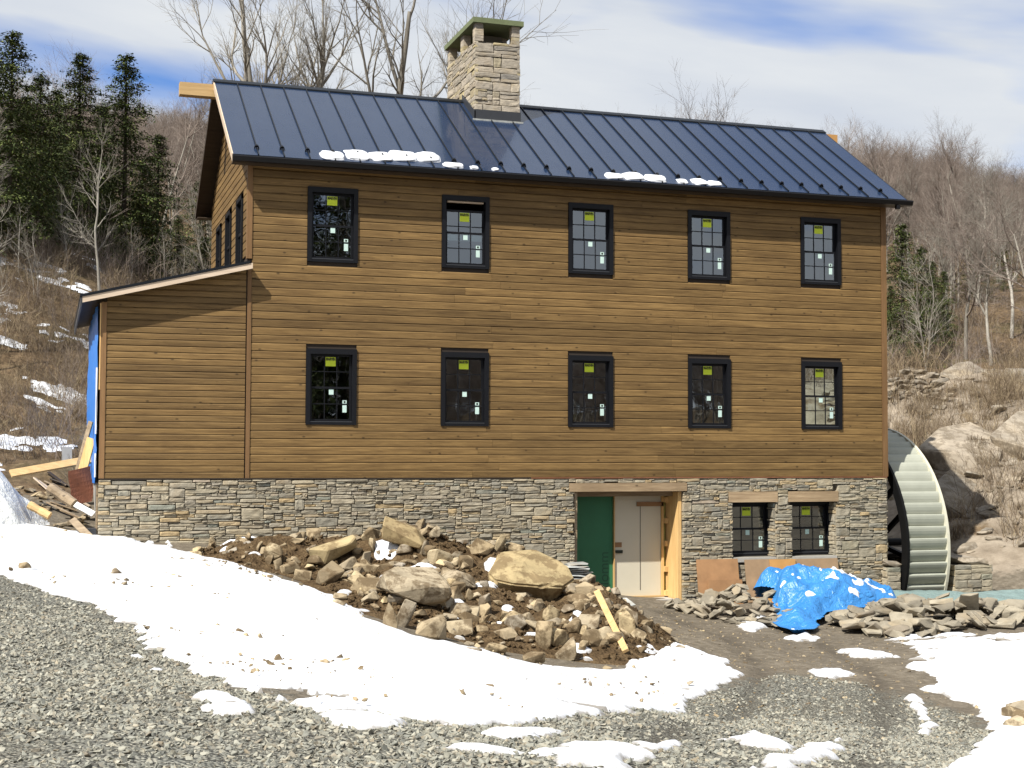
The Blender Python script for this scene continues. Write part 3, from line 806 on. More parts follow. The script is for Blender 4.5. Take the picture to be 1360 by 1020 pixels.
# stones ---------------------------------------------------------------
rs = random.Random(5)
def stone_template(i, mat):
    r_ = random.Random(100 + i)
    us = (-.5, -.5 + r_.uniform(.10, .2), r_.uniform(-.12, .12), .5 - r_.uniform(.10, .2), .5); zs_ = (-.5, -.5 + r_.uniform(.15, .28), .5 - r_.uniform(.15, .28), .5)
    v = []
    for b_, z in enumerate(zs_):
        for a_, u in enumerate(us):
            edge = (a_ in (0, 4)) + (b_ in (0, 3))
            y = -1.0 + (0.0 if edge == 0 else .06 if edge == 1 else .13) + r_.uniform(-.06, .06)
            k_ = .5 if edge == 2 else 0
            v.append((u + (r_.uniform(-.03, .03) if a_ not in (0, 4) else (-math.copysign(r_.uniform(0, .03), u))), y, z + (r_.uniform(-.05, .05) if b_ in (1, 2) else -math.copysign(r_.uniform(0, .09), z))))
    f = []
    for b_ in range(3):
        for a_ in range(4):
            q = b_ * 5 + a_; f.append((q, q + 1, q + 6, q + 5))
    ring = [0, 1, 2, 3, 4, 9, 14, 19, 18, 17, 16, 15, 10, 5]
    n0 = len(v)
    for q in ring: v.append((v[q][0], 0, v[q][2]))
    for j in range(len(ring)):
        j2 = (j + 1) % len(ring); f.append((ring[j2], ring[j], n0 + j, n0 + j2))
    return v, f
ST = [stone_template(i, None) for i in range(14)]
def stone_set(mat): return [mesh('stone', v, f, mat) for v, f in ST]
def skyline(x0, x1, z0, z1, rnd, minw=.10, maxw=.62, hs=(.04, .04, .04, .06, .06, .06, .08, .08, .10), res=.02, big=.035):
    """irregular coursed rubble: always lay the next stone on the lowest bed"""
    n = int(round((x1 - x0) / res)); h = [z0] * n; out = []
    while True:
        i = min(range(n), key=lambda q: (h[q], rnd.random())); lo = h[i]
        if lo >= z1 - .02: break
        a = i
        while a > 0 and abs(h[a - 1] - lo) < 1e-6: a -= 1
        b = i
        while b < n - 1 and abs(h[b + 1] - lo) < 1e-6: b += 1
        run = b - a + 1
        hh = rnd.choice(hs) if rnd.random() > big else rnd.choice((.18, .2, .22))
        nb = [h[q] - lo for q in (a - 1, b + 1) if 0 <= q < n]
        if nb and rnd.random() < .45: hh = min(nb)
        if hh > .24: hh = .12
        w = int(min(run, max(minw / res, rnd.uniform(.7, 1.6) * (hh * rnd.uniform(2, 5.5) + .06) / res)))
        if hh > .17: w = min(w, int(.42 / res))
        w = min(w, int(maxw / res))
        if run - w < minw / res: w = run if run * res < maxw * 1.2 else run // 2
        if run * res < .09 and nb: hh = min(nb)
        s = a if rnd.random() < .5 else b - w + 1
        for q in range(s, s + w): h[q] = lo + hh
        out.append([x0 + s * res, x0 + (s + w) * res, lo, min(lo + hh, z1)])
    return out
def clip_rects(rects, holes):
    res = []
    for r_ in rects:
        ok = True
        for hx0, hx1, hz0, hz1 in holes:
            if r_[0] < hx1 and r_[1] > hx0 and r_[2] < hz1 and r_[3] > hz0:
                opts = [[r_[0], hx0, r_[2], r_[3]], [hx1, r_[1], r_[2], r_[3]], [r_[0], r_[1], r_[2], hz0], [r_[0], r_[1], hz1, r_[3]]]
                opts = [q for q in opts if q[1] - q[0] > .04 and q[3] - q[2] > .025]
                if not opts: ok = False; break
                r_ = max(opts, key=lambda q: (q[1] - q[0]) * (q[3] - q[2]))
        if ok: res.append(r_)
    return res
def lay_stones(parent, rects, to_world, rotz, meshes, mat, limit, rnd, depth=.10, gap=.004):
    """the largest stones as objects of their own, the small ones joined"""
    rects = sorted(rects, key=lambda q: -(q[1] - q[0]) * (q[3] - q[2]))
    rest = MB()
    for i, (a, b, c, d) in enumerate(rects):
        w = b - a - gap; h = d - c - gap; t = rnd.randrange(len(ST)); dp = depth + rnd.uniform(-.014, .014)
        p_ = Vector(to_world((a + b) / 2, (c + d) / 2))
        rz = rnd.uniform(-.012, .012)
        if i < limit:
            put('stone', meshes[t], parent, p_, (0, rz, rotz), (w, dp, h))
        else:
            mt = Matrix.Translation(p_) @ Matrix.Rotation(rotz, 4, 'Z') @ Matrix.Diagonal((w, dp, h, 1))
            rest.add([mt @ Vector(q) for q in ST[t][0]], ST[t][1])
    if rest.v:
        tag(rest.put('small_stones', mat, parent), kind='stuff')
sset = stone_set(M['stone']); cset = stone_set(M['chim'])
FH = [(DOOR[0], DOOR[1], -1, DOOR[3]), (6.61, 9.18, 2.31, 2.48)] + BW + [(10.14, 11.23, 2.06, 2.29), (11.53, 12.70, 2.06, 2.29)] + [(q[0], q[1], .80, .93) for q in BW]
fw = wall_with_holes(MB(), LX + .03, XR - .02, -.6, ZS - .025, .05, .66, [(DOOR[0], DOOR[1], -.3, 2.33)] + BW).put('basement_wall', M['mortar'], house)
rects = clip_rects(skyline(LX, XR, -.30, ZS - .03, rs), FH)
def vis(q):
    return q[3] > float(terrain(np.array((q[0] + q[1]) / 2), np.array(-.15))) - .06
rects = [q for q in rects if vis(q)]
lay_stones(fw, rects, lambda a, b: (a, .055, b), 0, sset, M['stone'], 300, rs)
# side of the basement by the wheel, stones turned onto the +X face
sr = [q for q in skyline(-.02, 2.4, -.3, ZS - .03, rs)]
lay_stones(fw, sr, lambda a, b: (XR - .075, a, b), math.pi / 2, sset, M['stone'], 0, rs)
MB().box(LX + .02, 5.8, -.050, -.036, ZS - .022, ZS - .003).put('flashing', M['sheath'], house)
MB().box(5.8, XR + .0, -.052, -.036, ZS - .024, ZS - .003).put('flashing', plain('copper_flashing', (.24, .10, .05), .5, var=.4), house)
# reveals of the openings
for k_, (a, b, c, d) in enumerate(BW):
    rv = clip_rects(skyline(.0, .26, c, d, rs, maxw=.26), [])
    lay_stones(fw, rv, lambda u, z: (b + .055, u, z), -math.pi / 2, sset, M['stone'], 0, rs)
    MB().box(a - .0, b + .0, -.05, .25, c - .10, c - .005).put('window_sill', M['concrete'], house)
    MB().box(a - .09, b + .04, -.055, .30, d + .002, d + .22).put('lintel', M['timber'], house)
    window(house, (a + b) / 2, .27, c, b - a, d - c, casing=.05)
# rough timber over the door, framing, green sheet and cream door
MB().box(6.61, 9.18, -.06, .50, 2.312, 2.48).put('lintel', M['timber'], house)
door = MB().box(7.86, 8.90, .64, .68, .10, 2.19).put('door', M['cream'], house)
MB().box(8.43, 8.445, .635, .639, .25, 2.0).put('door_seam', M['mortar'], door)
MB().box(7.86, 8.02, .632, .639, 1.14, 1.24).put('latch_block', M['plyr'], door)
MB().box(7.88, 8.03, .60, .631, 1.02, 1.08).put('latch', M['ink'], door)
MB().box(8.35, 8.95, .60, .63, 1.98, 2.07).put('brace', M['plyr'], door)
gp = MB().box(6.90, 7.83, .66, .70, .02, 2.19).put('green_sheet', M['green'], house)
tm = text_mesh('sheet_lettering', 'Rlomm', .30, plain('faded_ink', (.022, .085, .045), .7))
tm.transform(Matrix.Rotation(-math.pi / 2, 4, 'Y'))
put('sheet_lettering', tm, gp, (7.64, .657, .62))
for x0, x1 in ((7.835, 7.855), (8.905, 8.955)):
    MB().box(x0, x1, .60, .72, .08, 2.19).put('stud', M['lumber'], house)
MB().box(6.74, 6.80, .02, .60, -.1, 2.30).put('jamb', M['oldboard'], house)
MB().box(9.02, 9.095, .04, .66, .02, 2.30).put('jamb', M['lumber'], house)
for z in (.12, .62, 1.15, 1.62, 2.06):
    MB().box(8.956, 9.02, .52, .66, z, z + .11).put('blocking', M['lumber'], house)
MB().box(6.801, 9.02, .30, .60, 2.20, 2.30).put('head_board', M['timber'], house)
MB().box(6.801, 9.01, .62, .74, 2.191, 2.199).put('head_plate', M['soffit'], house)
MB().box(8.957, 9.018, .67, .70, .1, 2.19).put('insulation', plain('yellow_insulation', (.45, .42, .12), .9), house)
MB().box(7.4, 9.0, .10, .63, -.05, .095).put('threshold', M['concrete'], house)
MB().box(7.86, 8.95, .56, .64, .096, .13).put('door_sill', M['lumber_x'], house)
MB().box(6.9, 9.05, .75, .80, -.3, 2.4).put('partition', M['interior'], house)

# chimney ---------------------------------------------------------------
HX0, HX1, HY0, HY1, HZ = 5.256, 6.278, 2.162, 4.375, 11.92
ch = MB().box(HX0 + .06, HX1 - .06, HY0 + .06, HY1 - .06, 9.6, HZ).put('chimney', M['mortar'], house)
rc = random.Random(8)
kw = dict(hs=(.06, .08, .08, .10, .12, .14), minw=.12, maxw=.6, big=.1)
lay_stones(ch, skyline(HX0, HX1, 10.0, HZ, rc, **kw), lambda a, b: (a, HY0 + .07, b), 0, cset, M['chim'], 80, rc, .07)
lay_stones(ch, skyline(HY0, HY1, 10.0, HZ, rc, **kw), lambda a, b: (HX0 + .07, a, b), -math.pi / 2, cset, M['chim'], 110, rc, .07)
lay_stones(ch, skyline(HY0, HY1, 10.0, HZ, rc, **kw), lambda a, b: (HX1 - .07, a, b), math.pi / 2, cset, M['chim'], 0, rc, .07)
lay_stones(ch, skyline(HX0, HX1, 10.0, HZ, rc, **kw), lambda a, b: (a, HY1 - .07, b), math.pi, cset, M['chim'], 0, rc, .07)
for (a0, a1, c0, c1) in ((HX0, HX0 + .19, HY0, HY0 + .19), (HX1 - .20, HX1, HY0, HY0 + .19), (HX0, HX0 + .19, HY0 + .92, HY0 + 1.18), (HX0, HX0 + .19, HY1 - .2, HY1), (HX1 - .2, HX1, HY1 - .2, HY1), (HX1 - .2, HX1, HY0 + .92, HY0 + 1.18)):
    p_ = MB().box(a0 + .03, a1 - .03, c0 + .03, c1 - .03, HZ, 12.31).put('chimney_post', M['mortar'], ch)
    q = MB()
    z = HZ
    while z < 12.29:
        h_ = min(rc.choice((.06, .08, .1)), 12.31 - z); j = rc.uniform(0, .012)
        q.box(a0 + j, a1 - j, c0 + j, c1 - j, z + .006, z + h_); z += h_
    b_ = q.put('chimney_post_stones', M['chim'], ch)
MB().box(HX0 + .2, HX1 - .2, HY0 + .2, HY1 - .2, HZ - .01, HZ + .02).put('flue_floor', M['ink'], ch)
MB().box(HX0 + .3, HX1 - .25, HY0 + .5, HY1 - .3, HZ, HZ + .28).put('flue', M['mortar'], ch)
MB().box(HX0 - .06, HX1 + .06, HY0 - .06, HY1 + .06, 12.31, 12.42).put('chimney_cap', M['capgreen'], ch)
zb = EZ + SLOPE * (HY0 - EY)
MB().box(HX0 - .012, HX1 + .012, HY0 - .02, HY0 + .02, zb - .05, zb + .23).put('flashing', M['lead'], ch)
fl = MB(); yy = HY0
fl.prism([(HX0 - .016, HY0 - .02, zb - .03), (HX0 - .016, RY, RZ), (HX0 - .016, RY, RZ + .16), (HX0 - .016, HY0 - .02, zb + .2)], (.03, 0, 0))
fl.put('flashing', M['lead'], ch)
MB().box(HX0 - .05, HX1 + .06, HY0 - .05, HY0 - .021, zb - .035, zb + .02).put('flashing_lip', M['slate'], ch)

# lean-to ---------------------------------------------------------------
def lean_z(x): return 5.84 + (x + 2.78) * (6.58 - 5.84) / 3.0
lw = MB()
lw.prism([(LX, 0.0, ZS), (XL - .0, 0.0, ZS), (XL, 0.0, lean_z(XL) - .14), (LX, 0.0, lean_z(LX) - .14)], (0, .12, 0))
lw = lw.put('lean_to_wall', M['sheath'], house)
bm_l = board_mesh('lean_to_board', .1155, M['siding'])
def lean_span(z):
    x = -2.78 + (z + .02 - 5.84) * 3.0 / .74
    return (max(LX + .10, x), XL - .03)
def place_lean(name, me, parent, x, L, z):
    put(name, me, parent, (x, -.001 - rb.uniform(0, .004), z), None, (L, 1, 1))
courses(LX + .10, XL - .03, ZS, .1155, 34, [], bm_l, lw, place_lean, lean_span, (4, 5))
MB().box(LX - .0, LX + .095, -.040, .02, ZS, lean_z(LX) - .14).put('corner_board', M['corner'], house)
MB().box(LX - .022, LX - .003, -.03, .02, ZS + 1.6, lean_z(LX) - .16).put('corner_strip', M['lumber'], house)
MB().box(LX, LX + .1, .121, 6.2, ZS - .1, lean_z(LX) - .14).put('lean_to_side', M['sheath'], house)
wr = []
nyw, nzw = 30, 16
for j in range(nzw + 1):
    for i in range(nyw + 1):
        y = .0 + 6.2 * i / nyw; z = ZS - .1 + (lean_z(LX) - .16 - ZS + .1) * j / nzw
        wr.append((LX - .03 - .035 * abs(math.sin(y * 2.2 + .8 * math.sin(z * 2))) - .02 * rs.random(), y, z))
wf = [(j * (nyw + 1) + i, (j + 1) * (nyw + 1) + i, (j + 1) * (nyw + 1) + i + 1, j * (nyw + 1) + i + 1) for j in range(nzw) for i in range(nyw)]
put('house_wrap', mesh('house_wrap', wr, wf, M['bluewrap'], True), house)
for z0, z1 in ((2.62, 3.05), (3.4, 4.6)):
    MB().box(LX - .075, LX - .045, .01, .06, z0, z1).put('wrap_tape', M['white'], house)
MB().box(LX + .0, LX + .15, .15, 6.2, -.3, ZS - .1).put('lean_to_footing', M['concrete'], house)
MB().box(LX - .03, LX - .0, .06, .30, 1.35, ZS - .11).put('footing_board', M['oldboard'], house)
lr = MB()
def lstrip(mb, x0, x1, y0, y1, up, th):
    mb.prism([(x0, y0, lean_z(x0) + up), (x1, y0, lean_z(x1) + up), (x1, y0, lean_z(x1) + up - th), (x0, y0, lean_z(x0) + up - th)], (0, y1 - y0, 0))
lstrip(lr, -2.80, XL + .0, -.30, 6.5, .05, .045)
lr = lr.put('lean_to_roof', M['seam'], house)
q = MB(); lstrip(q, -2.76, XL + .05, -.285, -.245, .0, .105); q.put('rake_board', M['rake'], lr)
q = MB(); lstrip(q, -2.76, XL - .04, -.244, 6.45, .003, .03); q.put('lean_to_soffit', M['soffit'], lr)
MB().box(-2.79, -2.762, -.29, 6.48, lean_z(-2.79) - .16, lean_z(-2.79) - .0).put('fascia', M['lead'], lr)

# ------------------------------------------------------------------ water wheel and its pit
WXL, WXR, WYC, WZC, WR = 14.20, 15.206, 2.251, 1.02, 2.67
ww = empty('water_wheel', (14.7, WYC, -1.6), 'tall water wheel with pale curved buckets and black spokes beside the house', 'water wheel')
def ring(x0, x1, r0, r1, n=96):
    m_ = MB()
    for i in range(n):
        a = 2 * math.pi * i / n
        for x in (x0, x1):
            for r_ in (r0, r1): m_.v.append((x, WYC + r_ * math.cos(a), WZC + r_ * math.sin(a)))
    for i in range(n):
        b, c = 4 * i, 4 * ((i + 1) % n)
        m_.f += [(b, b + 1, c + 1, c), (b + 2, c + 2, c + 3, b + 3), (b + 1, b + 3, c + 3, c + 1), (b, c, c + 2, b + 2)]
    return m_
ring(WXL - .03, WXL + .03, WR - .22, WR).put('rim', M['wheelblack'], ww)
ring(WXR - .03, WXR + .03, WR - .22, WR + .01).put('rim', M['wheelrim'], ww)
ring(WXL + .031, WXR - .031, WR - .235, WR - .215).put('sole', M['wheelblack'], ww)
NB = 64
pr = [(WR - .10, .02), (WR - .014, .0), (WR - .005, -.06), (WR - .007, -.2), (WR - .020, -.4), (WR - .044, -.62), (WR - .078, -.86), (WR - .105, -1.0)]
bk = MB(); st_ = 2 * math.pi / NB
for r_, t in pr:
    for x in (WXL + .031, WXR - .031):
        bk.v.append((x - (WXL + WXR) / 2, r_ * math.cos(t * st_), r_ * math.sin(t * st_)))
for i in range(len(pr) - 1): bk.f.append((2 * i, 2 * i + 1, 2 * i + 3, 2 * i + 2))
bkm = bk.me('bucket', M['wheel'])
for i in range(NB):
    # front of the wheel is at angle pi; buckets lie like clapboards with their lip uppermost there
    put('bucket', bkm, ww, ((WXL + WXR) / 2, WYC, WZC), (math.pi + i * st_, 0, math.pi))
sp_ = MB().box(-.045, .045, -.05, .05, .2, WR - .2).me('spoke', M['wheelblack'])
for x in (WXL + .1, WXR - .1):
    for i in range(8):
        put('spoke', sp_, ww, (x, WYC, WZC), (2 * math.pi * i / 8 + .2, 0, 0))
    MB().tube((x - .09, WYC, WZC), (x + .09, WYC, WZC), .30, .30, 20).put('hub', M['wheelblack'], ww)
MB().tube((XR - .3, WYC, WZC), (15.75, WYC, WZC), .09, .09, 14).put('axle', M['wheelblack'], ww)
def stone_pier(name, x0, x1, y0, y1, z0, z1, label, cap, seed):
    e_ = empty(name, ((x0 + x1) / 2, (y0 + y1) / 2, z0), label, 'stone wall')
    rr_ = random.Random(seed)
    b_ = MB().box(x0 + .06, x1 - .06, y0 + .06, y1 - .06, z0, z1).put('core', M['mortar'], e_)
    kw_ = dict(hs=(.08, .10, .12, .14, .16, .18), minw=.14, maxw=.5, big=.2)
    lay_stones(b_, skyline(x0, x1, z0, z1, rr_, **kw_), lambda a, b: (a, y0 + .07, b), 0, sset, M['stone'], 60, rr_, .08)
    lay_stones(b_, skyline(y0, y1, z0, z1, rr_, **kw_), lambda a, b: (x0 + .07, a, b), -math.pi / 2, sset, M['stone'], 0, rr_, .08)
    lay_stones(b_, skyline(y0, y1, z0, z1, rr_, **kw_), lambda a, b: (x1 - .07, a, b), math.pi / 2, sset, M['stone'], 0, rr_, .08)
    c_ = rock_mesh('capstone', seed, (x1 - x0 + .10, y1 - y0 + .06, cap), M['ledge'], 40, .93)
    put('capstone', c_, e_, ((x0 + x1) / 2, (y0 + y1) / 2, z1 + cap / 2 - .01))
    return e_
stone_pier('stone_pier', 15.43, 16.40, -.30, 3.6, -.4, .68, 'mossy square stone pier with flat capstone beyond the wheel pit', .17, 71)
stone_pier('stone_pier', 13.80, 14.12, -.22, .9, -.4, .66, 'short stone wall stub between house corner and water wheel', .15, 72)

# ------------------------------------------------------------------ things in the yard
def beam(name, p0, p1, w, t, mat, label, cat, group=None, roll=0):
    p0 = Vector(p0); p1 = Vector(p1); L = (p1 - p0).length
    me = MB().box(-L / 2, L / 2, -w / 2, w / 2, -t / 2, t / 2).me(name, mat)
    bm = bmesh.new(); bm.from_mesh(me); bmesh.ops.bevel(bm, geom=bm.edges[:], offset=min(w, t) * .08, segments=1, affect='EDGES'); bm.to_mesh(me); bm.free()
    o = put(name, me, None, (p0 + p1) / 2)
    d = (p1 - p0).normalized()
    q = d.to_track_quat('X', 'Z')
    o.rotation_mode = 'QUATERNION'; o.rotation_quaternion = q @ Euler((roll, 0, 0)).to_quaternion()
    return tag(o, label, cat, group)
def tz(x, y, f=terrain): return float(f(np.array(float(x)), np.array(float(y))))
# rubble heap: the dirt itself
hx = np.arange(-1.6, 7.0, .05); hy = np.arange(-9.6, -.4, .05); HX, HY = np.meshgrid(hx, hy)
hm = mound(HX, HY)
lump = .10 * fbm(HX / .5, HY / .5, 61, 4, .6) + .05 * np.abs(fbm(HX / .16, HY / .16, 67, 3))
hz = terrain(HX, HY) + hm + lump * sstep(-.02, .25, hm)
dp = put('dirt_heap', grid_mesh('dirt_heap', HX, HY, hz, M['dirt'], keep=hm > -.045))
tag(dp, 'long heap of dug brown earth in front of the stone basement', 'dirt heap')
def heap_z(x, y): return tz(x, y, top)
ROCKS = [(2.51, -3.19, 1.49, 0.92, 0.5, 'slabtan'),(2.63, -2.94, 1.7, 0.48, 0.17, 'flat'),(3.01, -2.98, 1.66, 0.21, 0.25, 'r'),(2.96, -3.66, 1.21, 0.49, 0.33, 'r'),(3.32, -3.94, 1.16, 0.32, 0.31, 'r'),(3.72, -3.54, 1.4, 0.33, 0.26, 'r'),(4.04, -3.56, 1.41, 0.18, 0.32, 'tall'),(4.33, -3.52, 1.32, 0.36, 0.3, 'r'),(1.5, -5.19, 0.97, 0.63, 0.24, 'flat'),(1.8, -6.34, 0.96, 0.95, 0.54, 'bigdirt'),(2.79, -5.19, 1.03, 0.56, 0.27, 'r'),(2.65, -5.64, 0.86, 0.31, 0.22, 'r'),(2.89, -5.6, 0.85, 0.14, 0.21, 'r'),(3.01, -6.05, 0.67, 0.23, 0.4, 'tall'),(3.06, -6.27, 0.6, 0.15, 0.18, 'r'),(0.94, -8.66, 0.81, 0.24, 0.39, 'tall'),(1.41, -7.42, 0.69, 0.29, 0.44, 'tall'),(1.66, -7.96, 0.61, 0.41, 0.34, 'r'),(2.23, -7.35, 0.56, 0.41, 0.22, 'flat'),(1.77, -6.95, 0.77, 0.21, 0.13, 'r'),(3.08, -7.29, 0.61, 0.25, 0.23, 'r'),(3.32, -7.95, 0.41, 0.34, 0.4, 'tall'),(2.46, -8.34, 0.42, 0.29, 0.18, 'r'),(2.77, -9.03, 0.35, 0.32, 0.2, 'flat'),(1.74, -9.46, 0.57, 0.3, 0.12, 'flat'),(0.26, -3.03, 1.32, 0.39, 0.32, 'r'),(1.22, -3.18, 1.32, 0.79, 0.48, 'slabtan'),(0.93, -4.5, 1.04, 0.42, 0.39, 'r'),(0.47, -3.51, 1.14, 0.28, 0.2, 'flat'),(-0.41, -0.2, 1.37, 0.14, 0.21, 'r'),(0.61, -3.89, 1.05, 0.27, 0.18, 'flat'),(3.49, -8.21, 0.32, 0.31, 0.34, 'r'),(3.9, -6.67, 0.52, 0.22, 0.17, 'r'),(3.91, -7.47, 0.52, 0.31, 0.27, 'r'),(4.02, -7.88, 0.42, 0.23, 0.26, 'r'),(4.89, -7.07, 0.44, 0.28, 0.34, 'tall'),(4.97, -5.27, 0.85, 0.17, 0.16, 'r'),(4.74, -5.4, 0.74, 0.14, 0.12, 'r'),(3.74, -9.13, 0.22, 0.13, 0.11, 'flat'),(4.67, -6.92, 0.54, 0.15, 0.11, 'r'),(3.64, -6.21, 0.55, 0.25, 0.19, 'r'),(1.81, -3.53, 1.16, 0.31, 0.21, 'r'),(0.82, -5.89, 0.94, 0.24, 0.11, 'flat'),(2.44, -3.57, 1.2, 0.33, 0.15, 'r'),(2.45, -6.71, 0.71, 0.27, 0.15, 'r'),(2.84, -7.63, 0.52, 0.26, 0.15, 'r'),(4.61, -6.74, 0.63, 0.18, 0.16, 'r'),(5.08, -6.22, 0.66, 0.16, 0.13, 'r'),(3.91, -5.76, 0.69, 0.26, 0.14, 'r'),(4.26, -6.29, 0.69, 0.23, 0.15, 'r'),(-0.36, -2.62, 1.42, 0.19, 0.13, 'r'),(-0.92, -2.43, 1.35, 0.2, 0.11, 'flat'),]
rk_t = {'r': [rock_mesh('rock', 200 + i, (1, .9, .85), M['rubble'], 13) for i in range(8)],
        'flat': [rock_mesh('rock', 220 + i, (1, .8, .5), M['rubble'], 14, .85) for i in range(4)],
        'tall': [rock_mesh('rock', 240 + i, (.8, .5, 1), M['rubble'], 14, .85) for i in range(5)],
        'slabtan': [rock_mesh('rock', 260 + i, (1, .55, .5), M['boulder'], 18, .9) for i in range(2)],
        'bigdirt': [rock_mesh('rock', 280, (1, .8, .7), M['rubble'], 16, .85)]}
rk = random.Random(3)
lab = {'r': 'broken brown rock half buried in the dirt heap', 'flat': 'flat slab of broken rock lying on the dirt heap', 'tall': 'upright broken rock standing in the dirt heap'}
special = {'bigdirt': ['large grey rock caked with mud on the heap\'s front'], 'slabtan': ['long tan rock slab sloping on the crest of the dirt heap', 'tan block of rock with grey side at the heap\'s low end']}
cnt = {}
for i, (x, y, z, w, h, kd) in enumerate(ROCKS):
    k_ = cnt.get(kd, 0); cnt[kd] = k_ + 1
    me = rk_t[kd][k_ % len(rk_t[kd])]
    w *= 1.12; h *= 1.15
    o = put('rock', me, None, (x, y, heap_z(x, y) + h * .28), (rk.uniform(-.3, .3), rk.uniform(-.25, .25), rk.uniform(-.4, .4) + (math.pi if rk.random() < .5 else 0)), (w, w * rk.uniform(.8, 1.1), h * (2.0 if kd in ('flat', 'slabtan') else 1.15)))
    if kd == 'slabtan':
        o.rotation_euler = ((.35, .40, -.1) if k_ == 0 else (.35, -.20, .15)); o.scale = ((1.05, .85, .62) if k_ == 0 else (.88, .8, .72))
    if kd == 'bigdirt': o.rotation_euler = (.35, .12, .1)
    if kd in special: tag(o, special[kd][k_], 'rock')
    else: tag(o, lab[kd], 'rock', {'r': 'broken rocks in the dirt heap', 'flat': 'flat slabs on the dirt heap', 'tall': 'upright rocks in the dirt heap'}[kd])
# the big tan boulder, a wedge with a flat tilted top
bm = bmesh.new()
for p_ in [(-.66, -.15, .06), (-.34, .48, .36), (.24, .5, .42), (.68, .2, .2), (.76, -.12, .0), (.5, -.42, -.10), (.1, -.60, -.08), (-.35, -.55, -.06), (-.60, -.38, -.02), (-.56, -.1, -.28), (-.15, -.26, -.46), (.32, -.22, -.48), (.62, 0, -.28), (.3, .4, -.42), (-.4, .4, -.4), (-.05, .1, .30)]:
    bm.verts.new(p_)
bmesh.ops.convex_hull(bm, input=bm.verts)
bmesh.ops.bevel(bm, geom=bm.edges[:], offset=.035, segments=2, affect='EDGES', clamp_overlap=True)
bmesh.ops.triangulate(bm, faces=bm.faces[:]); bmesh.ops.subdivide_edges(bm, edges=bm.edges[:], cuts=1, use_grid_fill=True)
for v_ in bm.verts: v_.co += v_.normal * .025 * mnoise.fractal(v_.co * 3.1, .8, 2.0, 4)
me = bpy.data.meshes.new('boulder'); bm.to_mesh(me); bm.free(); me.materials.append(M['boulder'])
tag(put('boulder', me, None, (4.13, -4.7, 1.08), (.02, .04, -.08), (1.06, 1.0, 1.0)), 'biggest boulder, tan with a flat tilted top, on the dirt heap', 'boulder')
# more broken rocks of middling size between them
n_ = 0
while n_ < 125:
    x = rk.uniform(-.3, 5.6); y = rk.uniform(-8.0, -1.8)
    if float(mound(np.array(x), np.array(y))) < .12 or math.hypot(x - 4.13, y + 4.5) < .8: continue
    s = rk.uniform(.16, .36); kd = rk.choice(('r', 'r', 'flat', 'tall'))
    o = put('rock', rk_t[kd][rk.randrange(len(rk_t[kd]))], None, (x, y, heap_z(x, y) + s * .22), (rk.uniform(-.5, .5), rk.uniform(-.4, .4), rk.uniform(0, 6.28)), (s * 1.25, s, s))
    tag(o, lab['r'], 'rock', 'broken rocks in the dirt heap'); n_ += 1
# smaller stones strewn over the heap
sm_t = [rock_mesh('small_rock', 300 + i, (1, .8, .65), M['rubble'], 11) for i in range(8)]
n_ = 0
while n_ < 280:
    x = rk.uniform(-1.0, 6.2); y = rk.uniform(-8.6, -1.4)
    if float(mound(np.array(x), np.array(y))) < .06 - rk.random() * .10: continue
    s = rk.choice((.07, .09, .11, .13, .16, .2)) * rk.uniform(.8, 1.2)
    o = put('small_rock', sm_t[n_ % 8], None, (x, y, heap_z(x, y) + s * .3), (rk.uniform(-.5, .5), rk.uniform(-.5, .5), rk.uniform(0, 6.3)), (s * 1.3, s, s))
    tag(o, 'small broken stone strewn over the dirt heap', 'rock', 'small stones strewn over the dirt heap')
    n_ += 1
beam('wood_stake', (4.62, -6.55, heap_z(4.62, -6.55) + .30), (4.42, -8.15, heap_z(4.42, -8.15) + .07), .095, .05, M['lumber_x'], 'pale new wooden stake lying down the end of the dirt heap', 'stake', roll=.5)
beam('wood_stake', (5.05, -5.6, .80), (4.75, -6.5, .66), .10, .05, M['oldboard'], 'short weathered board end stuck in the heap near the door', 'board')
o = put('flat_stone', rock_mesh('flat_stone', 91, (.62, .5, .07), M['slate'], 20, .9), None, (7.22, -1.1, .17), (.25, -.12, .1))
tag(o, 'pale flat slab propped before the green panel', 'slab')
# slate stack by the door
rs2 = random.Random(19)
slt = [rock_mesh('slate', 400 + i, (1, .7, 1), M['slate'], 22, .93) for i in range(5)]
z = tz(6.2, -.6) + .20
for i in range(7):
    for j in range(2):
        L = rs2.uniform(.45, .7)
        o = put('slate', slt[rs2.randrange(5)], None, (5.98 + j * .55 + rs2.uniform(-.08, .08), -.55 + rs2.uniform(-.08, .08), z + .022), (rs2.uniform(-.03, .03), rs2.uniform(-.05, .05), rs2.uniform(-.25, .25)), (L, .6, .04))
        tag(o, 'thin grey slate in the stack beside the doorway', 'slate', 'slates stacked beside the doorway')
    z += .046
for x in (5.85, 6.65):
    beam('stack_bearer', (x, -.95, tz(x, -.9) + .10), (x, -.2, tz(x, -.2) + .1), .09, .19, M['oldboard'], 'wooden bearer under the slate stack', 'timber', 'bearers under the slate stack')

